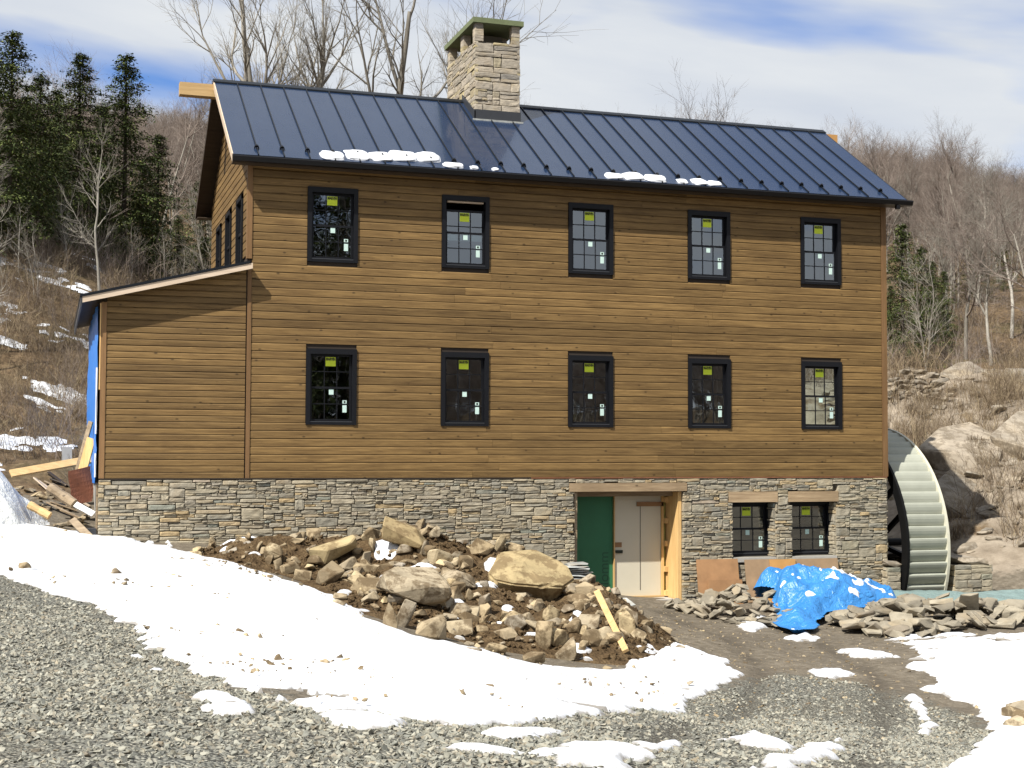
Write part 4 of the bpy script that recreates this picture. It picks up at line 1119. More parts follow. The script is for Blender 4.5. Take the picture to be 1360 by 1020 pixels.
# flat stone heaps right of the door
HEAPS = [(9.35, -1.9, .46, .80, 1.1), (10.35, -2.4, .52, 1.0, .9), (11.5, -2.7, .45, 1.0, .7), (11.2, -4.3, .34, 1.0, .75), (12.3, -4.4, .36, 1.0, .8), (13.3, -4.4, .2, .8, .6)]
def heap2(x, y): return sum(h * math.exp(-((x - a) / sx) ** 2 - ((y - b) / sy) ** 2) for a, b, h, sx, sy in HEAPS)
sl_t = [rock_mesh('slab', 500 + i, (1, .8, .30), M['slab'], 20, .88) for i in range(9)]
rh = random.Random(23)
def strew(n, x0, x1, y0, y1, smin, smax, label, group, lim=.05):
    c = 0; tries = 0
    while c < n and tries < 20000:
        tries += 1
        x = rh.uniform(x0, x1); y = rh.uniform(y0, y1); h = heap2(x, y)
        if h < lim * rh.uniform(.3, 1.6): continue
        s = rh.uniform(smin, smax) * (.7 + .5 * rh.random())
        e = .08
        gx_ = (heap2(x + e, y) - heap2(x - e, y)) / (2 * e); gy_ = (heap2(x, y + e) - heap2(x, y - e)) / (2 * e)
        tilt = .5 if rh.random() < .7 else 1.0
        o = put('flat_stone', sl_t[rh.randrange(9)], None, (x, y, tz(x, y) + h * rh.uniform(.55, 1.0) + s * .07), (math.atan(gy_) + rh.gauss(0, tilt * .38), -math.atan(gx_) + rh.gauss(0, tilt * .35), rh.uniform(0, 6.28)), (s, s * rh.uniform(.75, 1.1), s * rh.uniform(.6, 1.2)))
        tag(o, label, 'stone slab', group); c += 1
strew(110, 8.3, 9.8, -3.7, -.6, .2, .40, 'flat brown stone in the heap below the red-brown plywood', 'flat stones heaped below the plywood')
strew(170, 10.2, 14.0, -5.5, -3.5, .26, .52, 'flat broken stone slab heaped between blue tarp and wheel pit', 'stone slabs heaped by the wheel pit')
# blue tarp thrown over the middle heap
tx = np.arange(8.7, 12.9, .035); ty = np.arange(-4.85, -.75, .035); TX, TY = np.meshgrid(tx, ty)
TPOLY = [(9.0,-4.45),(9.35,-4.60),(9.75,-4.25),(10.0,-3.75),(10.4,-3.45),(11.2,-3.35),(12.2,-3.1),(12.6,-2.6),(12.2,-2.0),(11.3,-1.7),(10.6,-1.5),(10.0,-1.5),(9.75,-1.9),(9.95,-2.4),(9.6,-3.0),(9.2,-3.7)]
sd = poly_sd(TX, TY, TPOLY) + .10 * fbm(TX / .35, TY / .35, 81, 3)
H2 = np.zeros(TX.shape)
for a_, b_, h_, sx_, sy_ in HEAPS: H2 += h_ * np.exp(-((TX - a_) / sx_) ** 2 - ((TY - b_) / sy_) ** 2)
fold = .22 * (1 - np.abs(fbm(TX / 1.1 + TY * .6, TY / .5 - TX * .5, 83, 2)) * 1.8) - .12 + .13 * np.abs(fbm(TX / .42 + TY * .8, TY / .22 - TX * 1.1, 85, 2)) + .05 * np.abs(fbm(TX / .16 - TY, TY / .13 + TX, 87, 2))
TZ = terrain(TX, TY) + np.maximum(H2, .03) * 1.0 + .07 + fold * sstep(0, .3, sd) + .12 * np.exp(-((TX - 10.3) / .7) ** 2 - ((TY + 2.0) / .5) ** 2)
TZ = TZ - .25 * (1 - sstep(-.02, .16, sd)) * np.minimum(1, H2 * 2)
o = put('tarp', grid_mesh('tarp', TX, TY, TZ, M['bluetarp'], keep=sd > 0))
tag(o, 'crumpled bright blue tarpaulin over the stone heap', 'tarpaulin')
sps = fbm(TX / .30, TY / .11, 97, 4) - .40 + np.where(TX > 10.6, .10, -.10)
o = put('snow_patch', grid_mesh('snow_patch', TX, TY, TZ + .015 + .05 * np.clip(sps * 5, -.6, 1), M['snow'], keep=(sps > -.02) & (sd > .12)))
tag(o, 'scraps of snow caught in the folds of the blue tarpaulin', 'snow', None, 'stuff')
# grey-green tarp: a long low roll in front of the pier
tx = np.arange(10.9, 17.9, .04); ty = np.arange(-3.7, -.55, .04); TX, TY = np.meshgrid(tx, ty)
cy_ = -2.0 - .10 * (TX - 14); ssd = .95 - np.abs(TY - cy_) + .1 * fbm(TX / .6, TY / .6, 88, 2) - np.clip(11.4 - TX, 0, 9) * 2 
TZ = terrain(TX, TY) + .36 * np.sqrt(np.clip(ssd / .9, 0, 1)) + .06 * np.abs(fbm(TX / .5 + TY, TY / .3, 89, 3)) - .05
o = put('tarp', grid_mesh('tarp', TX, TY, TZ, M['greentarp'], keep=ssd > -.05))
tag(o, 'grey-green tarpaulin stretched low in front of the stone pier', 'tarpaulin')
# plywood leaning on the wall
def sheet(x0, x1, z0, z1, lean, mat, label, yb=-.10):
    w = x1 - x0; h = z1 - z0
    me = MB().box(-w / 2, w / 2, -.009, .009, 0, h).me('plywood_sheet', mat)
    o = put('plywood_sheet', me, None, ((x0 + x1) / 2, yb - math.sin(lean) * h, z0), (-lean, 0, 0))
    return tag(o, label, 'plywood')
sheet(9.36, 10.30, .18, .92, .16, M['plyr'], 'reddish plywood sheet leaning below the first basement window')
sheet(9.55, 10.32, -.02, .50, .10, M['plyr'], 'lower reddish plywood offcut under the leaning sheet by the doorway', -.26)
sheet(10.46, 11.25, .02, .90, .18, M['ply'], 'dull brown plywood sheet leaning between the basement windows')
sheet(11.02, 11.62, .12, .89, .17, M['plyo'], 'bright orange plywood piece leaning in front of brown sheets', -.14)
sheet(11.60, 12.65, .02, .89, .18, M['ply'], 'wide grey-brown plywood sheet leaning below the second basement window')
sheet(10.72, 11.58, .02, .50, .25, M['plyo'], 'low orange plywood strip behind the blue tarp', -.34)
beam('pipe', (9.15, -.30, .18), (9.45, -.45, .06), .03, .03, M['trim_black'], 'bent black pipe lying at the doorway corner', 'pipe')

# rubbish at the lean-to corner
L_ = beam('plank', (-3.95, 1.5, 2.66), (-2.47, 2.2, 2.93), .16, .05, M['lumber_x'], 'long new plank reaching from bank to blue house wrap', 'plank', roll=.9)
beam('plank', (-2.80, 1.5, 2.55), (-2.53, 1.4, 3.65), .10, .035, M['oldboard'], 'thin grey lath leaning high against the house wrap', 'plank', roll=1.2)
beam('plank', (-2.72, 1.3, 2.5), (-2.52, 1.2, 3.33), .20, .03, M['lumber'], 'short wide board leaning low against the house wrap', 'plank', roll=1.3)
o = MB().box(-3.02, -2.82, 4.2, 4.5, tz(-2.92, 4.3) - .05, 3.17).put('box', M['concrete']); tag(o, 'pale upright box standing behind the long plank', 'box')
o = put('rusty_sheet', None) if False else None
rv_ = []; 
for j in range(9):
    for i in range(9):
        u_, w_ = i / 8, j / 8
        rv_.append((-2.90 + .40 * u_ + .03 * math.sin(5 * w_), 1.15 + .06 * math.sin(3 * w_ + 4 * u_), 2.05 + .10 * u_ + .66 * w_))
rf_ = [(j * 9 + i, j * 9 + i + 1, (j + 1) * 9 + i + 1, (j + 1) * 9 + i) for j in range(8) for i in range(8)]
me = mesh('rusty_sheet', rv_, rf_, M['rust']); o = put('rusty_sheet', me)
md = o.modifiers.new('thick', 'SOLIDIFY'); md.thickness = .02
tag(o, 'buckled rusty sheet of steel against the lean-to footing', 'steel sheet')
def log(p0, p1, r_, mat, label):
    p0 = Vector(p0); p1 = Vector(p1); m_ = MB(); d = p1 - p0; rr_ = random.Random(int(p0.x * 100)); k_ = 6
    pts = [p0 + d * (i / k_) for i in range(k_ + 1)]
    for i in range(k_): m_.tube(pts[i], pts[i + 1], r_ * (1 + .08 * math.sin(i * 2)), r_ * (1 + .08 * math.sin((i + 1) * 2)), 9, cap=i in (0, k_ - 1))
    return tag(m_.put('log', mat, None, False), label, 'log')
log((-3.25, .85, 2.42), (-2.82, .60, 2.12), .10, M['oldboard'], 'thick weathered log above the orange log on the bank')
log((-3.60, .42, 2.12), (-3.24, .28, 1.92), .075, M['lumber_x'], 'orange-brown log end beside the plastic sheeting')
beam('board', (-2.80, .50, 2.12), (-2.48, .30, 1.94), .11, .04, M['white'], 'white painted board end by the footing', 'board', roll=.9)
beam('board', (-2.86, .20, 1.86), (-2.42, -.32, 1.42), .13, .04, M['oldboard'], 'grey-tan board sloping down to the basement corner', 'board', roll=.7)
MBk = MB().box(-2.60, -2.44, .02, .30, 1.42, 1.70).put('concrete_block', M['lead']); tag(MBk, 'small dark block set at the foot of the lean-to corner', 'block')
rsc = random.Random(83)
for i in range(16):
    x = rsc.uniform(-3.7, -2.62); y = rsc.uniform(.2, 3.4); a = rsc.uniform(-.9, .9); L = rsc.uniform(.25, .8)
    if x < -3.15 and y < 1.4: continue
    p0 = (x - L / 2 * math.cos(a), y - L / 2 * math.sin(a)); p1 = (min(x + L / 2 * math.cos(a), -2.5), y + L / 2 * math.sin(a))
    beam('scrap_lath', (*p0, tz(*p0) + .05 + rsc.random() * .12), (*p1, tz(*p1) + .03), rsc.uniform(.04, .10), .025, (M['oldboard'], M['rake'], M['soffit'])[i % 3], 'scrap of weathered lath thrown down beside the lean-to', 'scrap wood', 'scrap wood beside the lean-to', rsc.uniform(-.4, .4))
# cloudy plastic sheeting over a pile on the bank
px_ = np.arange(-6.2, -3.1, .04); py_ = np.arange(-.9, 2.6, .04); PX, PY = np.meshgrid(px_, py_)
rad = np.hypot((PX + 4.5) / 1.25, (PY - .7) / 1.2) + .12 * fbm(PX / .5, PY / .5, 91, 3)
ph = .95 * sstep(1, .15, rad) ** .8 + .10 * np.abs(fbm(PX / .45, PY / .45, 93, 3)) - .05
o = put('plastic_sheet', grid_mesh('plastic_sheet', PX, PY, terrain(PX, PY) + ph, M['plastic'], keep=rad < 1.0))
tag(o, 'cloudy white plastic sheeting thrown over a pile on the bank', 'plastic sheet')
# loose stones and twigs on the bank by the lean-to
rbk = random.Random(44)
for i in range(90):
    x = rbk.uniform(-4.0, -2.55); y = rbk.uniform(-.3, 2.8)
    if x < -3.2 and y < 1.6: continue
    s = rbk.uniform(.08, .24)
    o = put('small_rock', sm_t[i % 8], None, (x, y, tz(x, y) + s * .2), (rbk.uniform(-.4, .4), rbk.uniform(-.4, .4), rbk.uniform(0, 6)), (s * 1.4, s, s * .8))
    tag(o, 'loose stone on the muddy bank by the lean-to', 'rock', 'loose stones by the lean-to')
# rocks on the snow at the right edge of the yard
for i, (x, y, s) in enumerate([(7.45, -12.7, .34), (7.25, -12.95, .28), (7.75, -12.3, .3), (7.0, -13.15, .2), (7.6, -13.1, .22), (-3.55, -6.6, .22), (-2.35, -6.9, .2)]):
    o = put('rock', rk_t['r'][i % 8], None, (x, y, tz(x, y) + s * .3), (.2, .1 * i, i), (s * 1.3, s, s))
    tag(o, 'brown rock poking out of the snow away from the heap', 'rock', 'lone rocks in the snow')

# ------------------------------------------------------------------ rocky bank on the right
rl = random.Random(52)
lt = [rock_mesh('ledge_rock', 600 + i, (1, .8, .55), M['ledge'], 15, .8) for i in range(8)]
def bank_pt():
    D = rl.uniform(34.5, 53); a = rl.uniform(.572, .70)
    return -3.27 + D * math.sin(a), -26.45 + D * math.cos(a)
for i in range(230):
    x, y = bank_pt(); s = rl.choice((.12, .15, .2, .25, .3, .35, .45)) * rl.uniform(.7, 1.2)
    if y < 1 and x < 17: continue
    o = put('ledge_rock', lt[i % 8], None, (x, y, tz(x, y) + s * .08), (.25 + rl.uniform(-.2, .2), rl.uniform(-.3, .2), rl.uniform(-.6, .6)), (s * 1.5, s, s * .75))
    tag(o, 'weathered rock lying on the bank behind the water wheel', 'rock', 'rocks on the bank behind the wheel')
for (x, y, s, rx, lb) in [(22.6, 12.6, 1.0, .5, 'big grey rock tilted above the dry stone wall'), (21.4, 13.0, 1.2, .2, 'low pale rock hump along the top of the dry stone wall'), (27.0, 15.0, 1.8, .3, 'broad pale rock hump under the bare trees on the right bank'), (28.4, 13.6, 1.3, .3, 'mossy rock shelf high on the right bank'), (20.6, 6.4, 2.3, .42, 'smooth sloping ledge of pale rock above the water wheel'), (19.0, 4.6, 1.7, .40, 'tan flat rock face right behind the water wheel'), (22.6, 6.2, 2.2, .40, 'long pale ledge rising right of the water wheel')]:
    me = rock_mesh('ledge', int(x * 10), (1.3, 1, .55), M['ledge'], 26, .85)
    tag(put('ledge', me, None, (x, y, tz(x, y) - s * .10), (rx, -.25 if s > 1.6 else .1, .5), (s, s, s * .9)), lb, 'rock')
# dry stone wall at the top of the bank
dw = empty('dry_stone_terrace', (21.6, 11.6, 3.6), 'rough dry stone retaining wall on the bank behind the wheel', 'stone wall')
for row in range(7):
    x = 19.6
    while x < 23.4:
        w = rl.uniform(.25, .65)
        t_ = (x - 19.6) / 3.8; y = 11.9 - t_ * .7 + row * .05
        zb_ = tz(x, 11.4 - t_ * .7)
        put('stone', lt[rl.randrange(8)], dw, (x + w / 2, y, zb_ + .05 + row * .155), (rl.uniform(-.1, .1), rl.uniform(-.12, .12), rl.uniform(-.2, .2)), (w * 1.05, .5, .30))
        x += w
    

# ------------------------------------------------------------------ trees and brush
CON_L = [(-4.7, 23.5, 7.1), (-5.5, 21.6, 7.4), (-3.8, 26.4, 6.1), (-2.4, 30.1, 7.5), (-0.6, 31.6, 8.3), (-1.4, 36.1, 7.0), (1.1, 37.4, 6.7), (1.8, 35.0, 3.1), (3.3, 40.9, 5.3), (-3.2, 36.7, 7.2), (-4.4, 35.0, 6.3), (0.2, 33.4, 4.4), (-6.7, 27.3, 6.9), (-1.3, 27.6, 2.9), (-3.5, 32.6, 2.8), (2.7, 32.6, 2.5)]
CON_R = [(29.0, 21.9, 5.1), (32.1, 25.1, 4.0), (34.8, 27.4, 2.5), (47.0, 39.1, 2.7), (42.8, 36.3, 2.5), (30.8, 25.5, 2.5), (36.1, 30.1, 2.5)]
SLENDER = [(-1.8, 20.4, 6.0), (-2.8, 22.8, 3.2), (0.6, 27.0, 2.6), (1.0, 24.8, 2.5), (-4.3, 20.2, 2.5), (-3.7, 19.0, 2.5), (-0.6, 25.3, 2.5), (27.5, 18.2, 5.6), (-4.9, 12.0, 4.7), (2.7, 30.5, 6.3)]
SPREAD = [(32.6, 22.8, 6.6), (32.3, 20.8, 5.5), (37.0, 25.6, 6.6), (32.6, 18.6, 7.2), (35.6, 28.2, 4.9), (40.6, 32.8, 6.7), (41.5, 37.8, 5.8), (44.4, 44.2, 6.9), (51.3, 45.1, 7.7), (47.7, 51.6, 6.2)]
TALL = [(4.2, 22.7, 15.0), (8.7, 23.3, 16.3), (11.1, 25.7, 15.9), (7.8, 28.9, 14.2), (16.0, 30.4, 13.0), (7.5, 33.2, 13.5), (4.1, 32.2, 12.2)]
def grow_tree(seed, h, r0, spec, lean=(0, 0), first=.25, forks=1, droop=.0, wob=.12):
    """bare tree: tapered trunk (its own mesh) and limbs, branches and twigs (the crown)"""
    rnd = random.Random(seed); trunk = MB(); crown = MB()
    def limb(p, d, L, r_, lev, mb):
        n, sides, kids, spread, ratio, up = spec[lev]
        seg = L / n; pts = [(p.copy(), r_)]; q = p.copy(); dd = d.copy()
        for i in range(n):
            dd = (dd + Vector((rnd.gauss(0, wob), rnd.gauss(0, wob), rnd.gauss(0, wob * .6) + up)) * (1 if lev else .45)).normalized()
            q = q + dd * seg
            rr_ = r_ * (1 - (i + 1) / n * (.82 if lev else .75)) + .002
            pts.append((q.copy(), rr_))
        for i in range(n): mb.tube(pts[i][0], pts[i + 1][0], pts[i][1], pts[i + 1][1], sides, cap=False)
        if lev + 1 < len(spec):
            for k_ in range(kids):
                t = rnd.uniform(first if lev == 0 else .15, 1.0) ** .9
                if k_ == 0: t = .98
                i = min(n - 1, int(t * n)); f_ = t * n - i
                pos = pts[i][0].lerp(pts[i + 1][0], min(1, f_)); rr_ = pts[i][1]
                ax = (pts[i + 1][0] - pts[i][0]).normalized()
                side = ax.orthogonal().normalized(); side.rotate(Matrix.Rotation(rnd.uniform(0, 6.283), 3, ax))
                sp = spread * rnd.uniform(.6, 1.25) * (.3 if k_ == 0 else 1)
                nd = (ax * math.cos(sp) + side * math.sin(sp)).normalized()
                limb(pos, nd, L * ratio * rnd.uniform(.65, 1.15) * (1.0 if lev else (1.15 - .5 * t)), min(rr_ * .6, r_ * .5), lev + 1, crown)
    for k_ in range(forks):
        a = rnd.uniform(0, 6.28)
        d = Vector((lean[0] + .07 * (k_ > 0) * math.cos(a) + (.05 if k_ else 0), lean[1] + .04 * k_, 1)).normalized()
        limb(Vector((.35 * k_, .1 * k_, -.3)), d, h * (1 - .08 * k_) + .3, r0 * (1 - .12 * k_), 0, trunk)
    return trunk, crown
# spec rows: segments, sides, children, spread, length ratio, upward pull
SP_SPREAD = [(9, 7, 13, .95, .50, 0), (6, 5, 8, .75, .48, .04), (5, 3, 7, .7, .5, .05), (4, 3, 5, .7, .5, .03), (2, 3, 0, 0, 0, 0)]
SP_TALL = [(14, 8, 17, .60, .36, 0), (7, 5, 8, .55, .44, .07), (5, 4, 6, .55, .48, .06), (3, 3, 4, .6, .5, .03), (2, 3, 0, 0, 0, 0)]
SP_OAK = [(11, 8, 10, .75, .50, 0), (7, 5, 7, .65, .46, .05), (5, 4, 6, .65, .48, .05), (3, 3, 4, .65, .5, .03), (2, 3, 0, 0, 0, 0)]
SP_SLIM = [(10, 6, 14, .75, .30, 0), (5, 3, 7, .6, .45, .05), (4, 3, 4, .6, .5, .03), (2, 3, 0, 0, 0, 0)]
SP_FAR = [(6, 4, 15, .7, .42, 0), (4, 3, 8, .65, .48, .06), (3, 3, 8, .7, .5, .04), (2, 3, 0, 0, 0, 0)]
def templ(seed, h, r0, spec, bm_, tm_, **kw):
    t_, c_ = grow_tree(seed, h, r0, spec, **kw)
    return t_.me('trunk', bm_, True), c_.me('crown', tm_, True), max(v_[2] for v_ in c_.v)
def plant(name, T, x, y, h, label, cat='tree', group=None, rot=None, sink=.1, rnd=random.Random(77)):
    e_ = put(name, None, None, (x, y, tz(x, y) - sink)); tag(e_, label, cat, group)
    s = h / T[2]
    r_ = rnd.uniform(0, 6.28) if rot is None else rot
    for n_, me in (('trunk', T[0]), ('crown', T[1])):
        put(n_, me, e_, (x, y, tz(x, y) - sink), (0, 0, r_), (s, s, s))
    return e_
T_tall = [templ(11, 15, .30, SP_TALL, M['bark2'], M['bark'], forks=2, first=.18), templ(12, 15, .32, SP_OAK, M['bark'], M['bark'], lean=(-.05, 0), first=.35), templ(13, 15, .17, SP_TALL, M['bark'], M['bark'], lean=(.06, 0), first=.2)]
tl = ['tall pale double-trunked bare tree rising behind the roof\'s left half', 'spreading bare tree with leaning trunk behind the roof before the chimney', 'thin dark bare tree just behind the stone chimney', 'small bare tree between the two big ones behind the roof', 'bare treetop showing past the chimney\'s right side', 'slight bare tree behind the roof near the double trunk', 'faint bare tree behind the protruding ridge beam']
for i, (x, y, h) in enumerate(TALL):
    if i in (3, 5): continue
    h += 2.5 if i < 2 else 0 if i == 2 else -2.0
    plant('bare_tree', T_tall[(0, 1, 2, 2, 2, 2, 2)[i]], x, y, h, tl[i], rot=(0.2, .3, 1.5, 3.0, 4.0, 5, .5)[i])
T_slim = [templ(21, 6, .07, SP_SLIM, M['bark2'], M['bark'], first=.3), templ(22, 6, .06, SP_SLIM, M['bark'], M['bark'], first=.2, forks=2)]
for i, (x, y, h) in enumerate(SLENDER):
    plant('sapling', T_slim[i % 2], x, y, h, ['slim pale birch-like sapling standing clear before the dark hemlocks', 'leafless grey sapling at the edge of the woods'][i > 0], group=None if i == 0 else 'saplings at the edge of the woods')
T_spr = [templ(31, 7.5, .14, SP_SPREAD, M['bark'], M['twig'], first=.3), templ(32, 7.5, .12, SP_TALL, M['bark2'], M['bark'], first=.3), templ(33, 7.5, .13, SP_SPREAD, M['bark2'], M['bark'], first=.35, lean=(.08, 0))]
for i, (x, y, h) in enumerate(SPREAD):
    plant('bare_tree', T_spr[i % 3], x, y, h + 1, ['wide-branched dead-looking tree standing on the right bank', 'leafless grey tree on the wooded slope right of the house'][i > 0], group=None if i == 0 else 'bare trees on the right slope')
plant('bare_tree', T_spr[1], -5.2, 13.0, 7.5, 'bare tree on the brushy bank reaching over toward the hemlocks', rot=1.0)
# hemlocks: a thin trunk and drooping sprays of small needle tufts
def conifer(seed, h, wid):
    rnd = random.Random(seed); t_ = MB(); c_ = MB()
    t_.tube((0, 0, -.3), (0, 0, h * .6), .028 * h / 2, .016 * h / 2, 7, False); t_.tube((0, 0, h * .6), (0, 0, h), .016 * h / 2, .006, 6, False)
    z = h * .10
    while z < h * .99:
        u_ = z / h; L0 = wid * (1 - u_) ** .75 * rnd.uniform(.55, 1.15) + .10
        a = rnd.uniform(0, 6.283); d = Vector((math.cos(a), math.sin(a), rnd.uniform(-.05, .35)))
        n = max(3, int(L0 / .16)); p = Vector((0, 0, z)); 
        gap = rnd.random() < .12
        for i in range(n):
            d.z -= .09 * rnd.random() * 1.3
            q = p + d.normalized() * (L0 / n)
            if i % 2 == 0: t_.tube(p, q, .012, .008, 3, False)
            if not gap and (i > 0 or u_ > .55):
                for k_ in range(12):
                    sg = min(.15, .03 + L0 * .16); o_ = Vector((rnd.gauss(0, sg), rnd.gauss(0, sg), rnd.gauss(0, .05))) + p.lerp(q, rnd.random())
                    s = rnd.uniform(.05, .11)
                    b_ = rnd.uniform(0, 6.283); dir_ = (d.normalized() * .7 + Vector((math.cos(b_), math.sin(b_), -.35)) * .8).normalized()
                    w_ = dir_.cross(Vector((rnd.gauss(0, .4), rnd.gauss(0, .4), 1))).normalized() * s * .28
                    e_ = o_ + dir_ * s * 1.5; m_ = o_ + dir_ * s * .7
                    v0 = len(c_.v)
                    c_.v += [tuple(o_), tuple(m_ + w_), tuple(e_), tuple(m_ - w_)]; c_.f.append((v0, v0 + 1, v0 + 2, v0 + 3))
            p = q
        z += rnd.uniform(.012, .042) * (h / 7) * (1.15 - .45 * u_)
    return t_.me('trunk', M['bark3']), c_.me('crown', M['needle']), h
T_con = [conifer(41, 7.5, 2.4), conifer(42, 7.5, 2.1), conifer(43, 7.5, 2.7)]
for i, (x, y, h) in enumerate(CON_L):
    plant('hemlock_tree', T_con[i % 3], x, y, h + .6, 'dark hemlock on the wooded bank left of the house', 'tree', 'hemlocks left of the house')
for i, (x, y, h) in enumerate(CON_R):
    plant('hemlock_tree', T_con[(i + 1) % 3], x, y, h + .8, ['dense dark hemlock standing against the house\'s right corner', 'lower dark hemlock among bare trees right of the house'][i > 0], 'tree', None if i == 0 else 'hemlocks right of the house')
# the trees across the drive that the panes mirror
for i, (x, y, h) in enumerate([(8.6, -41, 16), (10.6, -43, 15), (6.4, -45, 13)]):
    plant('hemlock_tree', T_con[i], x, y, h, 'tall hemlock standing across the drive from the house', 'tree', 'hemlocks across the drive')
plant('bare_tree', T_tall[0], 12.5, -40, 17, 'tall bare tree standing across the drive from the house')
# ---- masses that nobody could count: instanced through geometry nodes
def scatter(name, pts, rots, scls, idx, templates, label, cat):
    me = bpy.data.meshes.new(name)
    me.vertices.add(len(pts)); me.vertices.foreach_set('co', np.asarray(pts, np.float32).ravel())
    for nm, tp, arr in (('rot', 'FLOAT_VECTOR', rots), ('scl', 'FLOAT', scls), ('idx', 'INT', idx)):
        at_ = me.attributes.new(nm, tp, 'POINT')
        at_.data.foreach_set('vector' if tp == 'FLOAT_VECTOR' else 'value', np.asarray(arr, np.int32 if tp == 'INT' else np.float32).ravel())
    o = put(name, me); tag(o, label, cat, None, 'stuff')
    ng = bpy.data.node_groups.new(name, 'GeometryNodeTree')
    ng.interface.new_socket('Geometry', in_out='INPUT', socket_type='NodeSocketGeometry'); ng.interface.new_socket('Geometry', in_out='OUTPUT', socket_type='NodeSocketGeometry')
    nn, ll = ng.nodes, ng.links
    gi = nn.new('NodeGroupInput'); go = nn.new('NodeGroupOutput'); ip = nn.new('GeometryNodeInstanceOnPoints'); jg = nn.new('GeometryNodeJoinGeometry')
    for t_ in reversed(templates):
        oi = nn.new('GeometryNodeObjectInfo'); oi.inputs['Object'].default_value = t_; oi.inputs['As Instance'].default_value = True
        ll.new(oi.outputs['Geometry'], jg.inputs[0])
    def na(nm, tp):
        a_ = nn.new('GeometryNodeInputNamedAttribute'); a_.data_type = tp; a_.inputs['Name'].default_value = nm
        return a_.outputs[0]
    ll.new(gi.outputs[0], ip.inputs['Points']); ll.new(jg.outputs[0], ip.inputs['Instance'])
    ip.inputs['Pick Instance'].default_value = True
    ll.new(na('idx', 'INT'), ip.inputs['Instance Index'])
    e2r = nn.new('FunctionNodeEulerToRotation'); ll.new(na('rot', 'FLOAT_VECTOR'), e2r.inputs[0]); ll.new(e2r.outputs[0], ip.inputs['Rotation'])
    ll.new(na('scl', 'FLOAT'), ip.inputs['Scale'])
    ll.new(ip.outputs[0], go.inputs[0])
    md_ = o.modifiers.new('scatter', 'NODES'); md_.node_group = ng
    return o
def unlinked(name, me): return bpy.data.objects.new(name, me)
def joined(T, name):
    me = bpy.data.meshes.new(name); bm = bmesh.new(); bm.from_mesh(T[0]); n0 = len(bm.faces); bm.from_mesh(T[1])
    for i, f_ in enumerate(bm.faces): f_.material_index = 0 if i < n0 else 1
    bm.to_mesh(me); bm.free(); me.materials.append(T[0].materials[0]); me.materials.append(T[1].materials[0])
    return unlinked(name, me)
rw = np.random.default_rng(9)
far_t = [joined(templ(50 + i, 13, .16, SP_FAR, M['bark'], M['twig'], first=.2, forks=1 + i % 2, lean=(.03 * (i - 2), 0)), 'wood_tree') for i in range(5)] + [joined(conifer(60, 10, 2.2), 'wood_conifer')]
pts = []
for D in np.arange(72, 372, 4.3):
    wdt = D * 1.0; nrow = int(wdt / 5.0)
    a = rw.uniform(-.16, .84, nrow); d_ = D + rw.uniform(-3, 3, nrow)
    pts.append(np.stack([CX + d_ * np.sin(a), CY + d_ * np.cos(a)], -1))
for D in np.arange(95, 215, 7):        # the woods on the other side of the yard
    nrow = int(D * 2.2 / 6); a = math.pi + rw.uniform(-1.1, 1.1, nrow); d_ = D + rw.uniform(-3, 3, nrow)
    pts.append(np.stack([CX + d_ * np.sin(a), CY + d_ * np.cos(a)], -1))
pts = np.concatenate(pts)
zz = terrain(pts[:, 0], pts[:, 1]) - .3
n = len(pts)
Dp = np.hypot(pts[:, 0] - CX, pts[:, 1] - CY); ap = np.arctan2(pts[:, 0] - CX, pts[:, 1] - CY)
hmax = np.where(np.abs(ap) < 1.2, np.clip((np.interp(ap, [-.4, 0.0, .2, .45, .58, .67, .9], [.205, .204, .198, .190, .176, .152, .14]) + .024) * Dp + 3.1 - zz, 3.5, 14), 13.0)   # young growth low on the slope, taller towards the crest
rots = np.stack([rw.normal(0, .04, n), rw.normal(0, .04, n), rw.uniform(0, 6.28, n)], -1)
ix = rw.integers(0, 5, n); ix[rw.random(n) < .035] = 5
scatter('bare_woods', np.column_stack([pts, zz]), rots, hmax / 13 * rw.uniform(.62, 1.08, n), ix, far_t, 'mass of bare grey-brown woods covering the hills all round', 'woods')
# brush on the banks
def brush(seed, n, h, mat, fan=.5):
    rnd = random.Random(seed); m_ = MB()
    for i in range(n):
        p = Vector((rnd.gauss(0, .22), rnd.gauss(0, .22), -.05)); a = rnd.uniform(0, 6.28); d = Vector((math.cos(a) * rnd.uniform(0, fan), math.sin(a) * rnd.uniform(0, fan), 1)).normalized()
        L = h * rnd.uniform(.4, 1.1); r_ = .006
        for k_ in range(3):
            q = p + d * L / 3
            m_.tube(p, q, r_, r_ * .7, 3, False); r_ *= .7
            if k_:
                for _ in range(2):
                    s_ = (d + Vector((rnd.gauss(0, .5), rnd.gauss(0, .5), rnd.gauss(0, .3)))).normalized()
                    m_.tube(p, p + s_ * L * .35, r_ * .8, .0015, 3, False)
            d = (d + Vector((rnd.gauss(0, .25), rnd.gauss(0, .25), -.12))).normalized(); p = q
    return unlinked('brush_clump', m_.me('brush_clump', mat))
def grass(seed, n, h):
    rnd = random.Random(seed); m_ = MB()
    for i in range(n):
        a = rnd.uniform(0, 6.28); p = Vector((rnd.gauss(0, .12), rnd.gauss(0, .12), -.02)); L = h * rnd.uniform(.5, 1.1)
        d = Vector((math.cos(a) * .5, math.sin(a) * .5, 1)).normalized(); s_ = d.cross(Vector((0, 0, 1))).normalized() * .006
        q = p + d * L * .6; e_ = q + (d + Vector((math.cos(a) * .8, math.sin(a) * .8, -.7))).normalized() * L * .4
        m_.add([p - s_, p + s_, q + s_ * .8, q - s_ * .8, e_], [(0, 1, 2, 3), (3, 2, 4)])
    return unlinked('grass_tuft', m_.me('grass_tuft', M['brush']))
